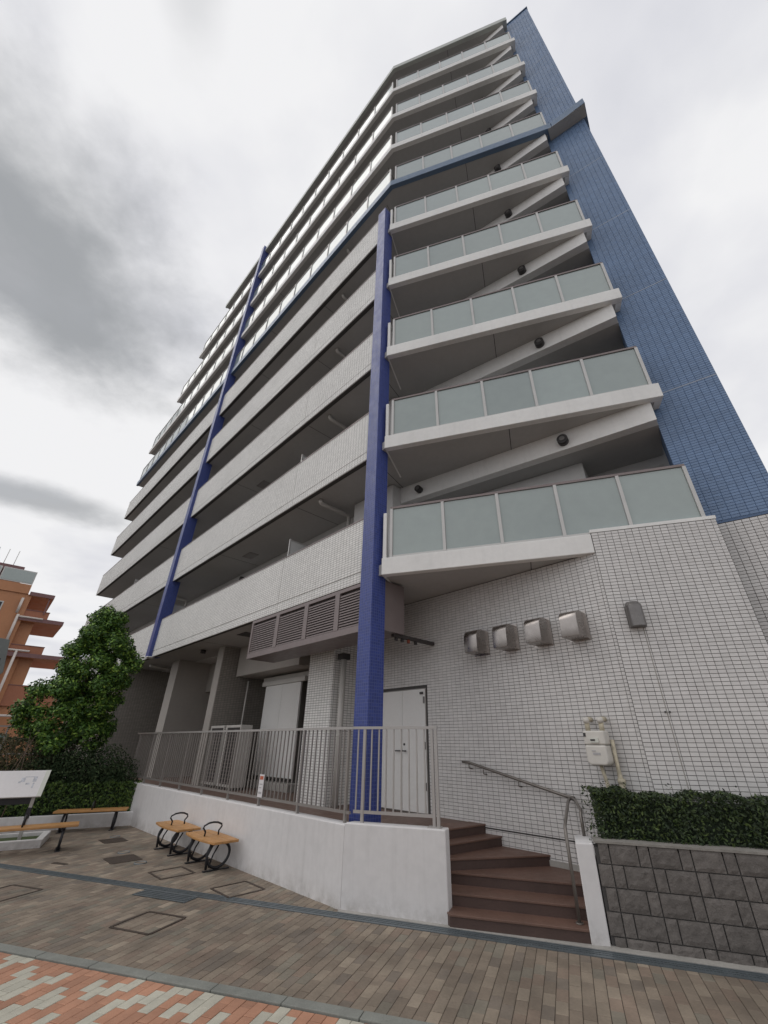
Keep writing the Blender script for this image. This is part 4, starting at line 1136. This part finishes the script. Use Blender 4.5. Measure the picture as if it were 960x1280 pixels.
# information board with its white kerb frame
FI = Fr(-7.62, 10.17, R(28))
kf = thing('board_kerb', 'white concrete kerb frame around grass at the foot of the board', 'planter', FI)
for bb in ((-1.5, .72, -.52, -.40), (-1.5, .72, .40, .52), (.60, .72, -.399, .399), (-1.5, -1.38, -.399, .399)):
    boxpart('kerb_bar', 'wall_paint', kf, FI, bb[0], bb[1], bb[2], bb[3], -.03, .13, bevel=.01)
boxpart('grass_bed', 'grass', kf, FI, -1.375, .595, -.395, .395, -.03, .07)
bo = thing('information_board', 'white tilted information board on a slanted grey steel post', 'board', FI)
bp_ = Vector((.28, 0, 0))
for xx in (.28, -1.15):
    b = MB(); b.box(xx-.03, xx+.03, -.025, .025, .07, 1.10); b.build('post', 'rail_steel', bo, FI, bevel=.004)
    boxpart('post_bracket', 'black_iron', bo, FI, xx-.036, xx+.036, -.06, .03, .42, .60)
bdm = Matrix.Translation((-.43, -.06, 1.02)) @ Matrix.Rotation(R(-28), 4, 'X')
fb = Fr(0, 0); fb.M = FI.M @ bdm
pn = MB().box(-.86, .84, -.02, .02, -.26, .24).build('panel', 'board_white', bo, fb, bevel=.004)
boxpart('panel_rim', 'board_rim', pn, fb, .765, .845, -.0235, -.0205, -.26, .24)
boxpart('panel_rim', 'board_rim', pn, fb, -.86, -.80, -.0235, -.0205, -.26, .24)
boxpart('lower_panel', 'black_iron', bo, FI, -1.2, .26, -.01, .01, .66, .79)
for (u0, u1, v0, v1) in ((.40, .47, .02, .10), (.37, .41, .0, .03), (.60, .66, .02, .12), (.50, .57, -.03, .0), (.62, .645, -.10, .0), (.45, .60, .11, .12)):
    boxpart('map_print', 'board_ink', pn, fb, u0, u1, -.0225, -.0205, v0, v1)

# ------------------------------------------------------------------ far things on the left
DO = 48.; AZO = R(-41.9)
FO = Fr(DO*math.sin(AZO), DO*math.cos(AZO), -AZO)
ob_ = thing('orange_building', 'orange tiled apartment block with projecting balconies and pale downpipes', 'building', FO)
boxpart('wall', 'orange_tile', ob_, FO, -16, 0, 0, 10, 0, 13.0)
boxpart('wall', 'orange_tile', ob_, FO, -16, .95, .6, 10, 0, 10.9)
boxpart('wall', 'orange_tile', ob_, FO, -16, 1.9, .9, 10, 0, 8.1)
boxpart('roof_parapet', 'orange_tile', ob_, FO, -16, -.3, -.12, 6, 13.0, 13.8)
boxpart('roof_slab', 'orange_cap', ob_, FO, -16, -1.3, .3, 6, 14.9, 15.35)
for x0 in (-2.6, -5, -7.4):
    pn_ = boxpart('roof_glass', 'alu', ob_, FO, x0, x0+2.3, -.08, -.02, 13.85, 15.0)
    boxpart('pane', 'glass_frost', pn_, FO, x0+.08, x0+2.22, -.10, -.081, 13.93, 14.92)
for (z, xe, xp) in ((12.9, 1.55, 0), (10.75, 2.9, 1.7), (7.85, 4.0, 2.3)):
    sl_ = boxpart('balcony_slab', 'orange_tile', ob_, FO, -.2, xe, -.1, 6.5, z, z+.22)
    boxpart('slab_cap', 'orange_cap', sl_, FO, -.2, xe+.04, -.14, -.101, z+.02, z+.34)
    boxpart('slab_cap', 'orange_cap', sl_, FO, xe+.001, xe+.04, -.1, 6.5, z+.02, z+.34)
    if xp:
        pq = boxpart('balcony_parapet', 'orange_dark', sl_, FO, -.1, xp, .1, .3, z+.23, z+.95)
        boxpart('parapet_cap', 'orange_cap', sl_, FO, -.1, xp+.03, .06, .34, z+.951, z+1.0)
boxpart('balcony_parapet', 'orange_dark', ob_, FO, .8, 6, .7, .9, 4.2, 5.75)
boxpart('parapet_cap', 'orange_cap', ob_, FO, .8, 6, .66, .94, 5.751, 5.8)
boxpart('balcony_post', 'orange_cap', ob_, FO, 1.25, 1.35, 0, .1, 11.5, 12.9)
for (x, z0, z1) in ((-.5, 11.3, 12.6), (-.35, 8.5, 11.2), (.55, 2.6, 8.4)):
    b = MB(); b.tube([(x, -.16, z0), (x, -.16, z1)], .10, 8); b.build('downpipe', 'pipe_pale', ob_, FO)
for z in (8.35, 11.05):
    b = MB(); b.tube([(-.3, -.16, z), (1.4, -.18, z)], .08, 8); b.build('downpipe', 'pipe_pale', ob_, FO)
b = MB(); b.tube([(-8, -.14, 3.3), (3.5, -.14, 3.5)], .09, 8); b.build('downpipe', 'pipe_pale', ob_, FO)
for x in (-3.2, -5.8, -8.6):
    for z in (5.2, 8.2, 11.0):
        wn = boxpart('window', 'alu', ob_, FO, x, x+1.6, -.05, -.001, z-.2, z+1.1)
        boxpart('pane', 'dark_glass', wn, FO, x+.08, x+1.52, -.06, -.051, z-.12, z+1.02)
boxpart('wall', 'orange_tile', ob_, FO, -16, 7.5, .95, 10, 0, 4.3)
boxpart('teal_door', 'teal', ob_, FO, 1.0, 2.2, .80, .899, 0, 2.2)
for x in (-2.9, -2.2, -3.6):
    b = MB(); b.tube([(x, 2, 15.3), (x, 2, 17.2)], .03, 6); an_ = b.build('aerial', 'alu', ob_, FO)
# street fence in front of it
FF = Fr(-21.5, 24.5, R(40))
fc = thing('street_fence', 'thin dark metal street fence in front of the orange building', 'fence', FF)
for z in (1.1, 2.4): boxpart('rail', 'rail_brown', fc, FF, -8, 5, -.03, .03, z, z+.07)
for i in range(8): boxpart('post', 'rail_brown', fc, FF, -8+i*1.8, -7.93+i*1.8, -.035, .035, 0, 2.5)
fh_ = thing('hedge', 'dark far hedge along the street fence of the orange building', 'hedge', FF)
leaves('foliage', 'leaf_shrub', fh_, [((-2, 1.2, .9), (8, .8, 1.0), 'b')], 9000, .22, 61, fr=FF)
# grey octagonal plate sign at the left edge
DS = 14.; AZS = R(-42.6)
FS = Fr(DS*math.sin(AZS), DS*math.cos(AZS), -AZS)
sg = thing('street_sign', 'grey-green chamfered sign plate on a post in front of the orange building', 'sign', FS)
b = MB(); b.ext([(-.9, 2.85), (.05, 2.85), (.26, 3.2), (.13, 3.93), (-.9, 4.02), (-1.1, 3.4)], 'y', -.012, .012); b.build('plate', 'sign_back', sg, FS, bevel=.006)
b = MB(); b.tube([(-.45, .06, 0), (-.45, .06, 4.0)], .04, 10); b.build('post', 'rail_steel', sg, FS)
for i, (x0, x1, z0, z1) in enumerate(((-.03, .0, 3.42, 3.50), (.03, .06, 3.42, 3.50), (.06, .085, 3.45, 3.47), (.085, .115, 3.42, 3.50), (-.09, -.03, 3.42, 3.445))):
    boxpart('lettering', 'sign_ink', sg, FS, x0, x1, -.015, -.0125, z0, z1)
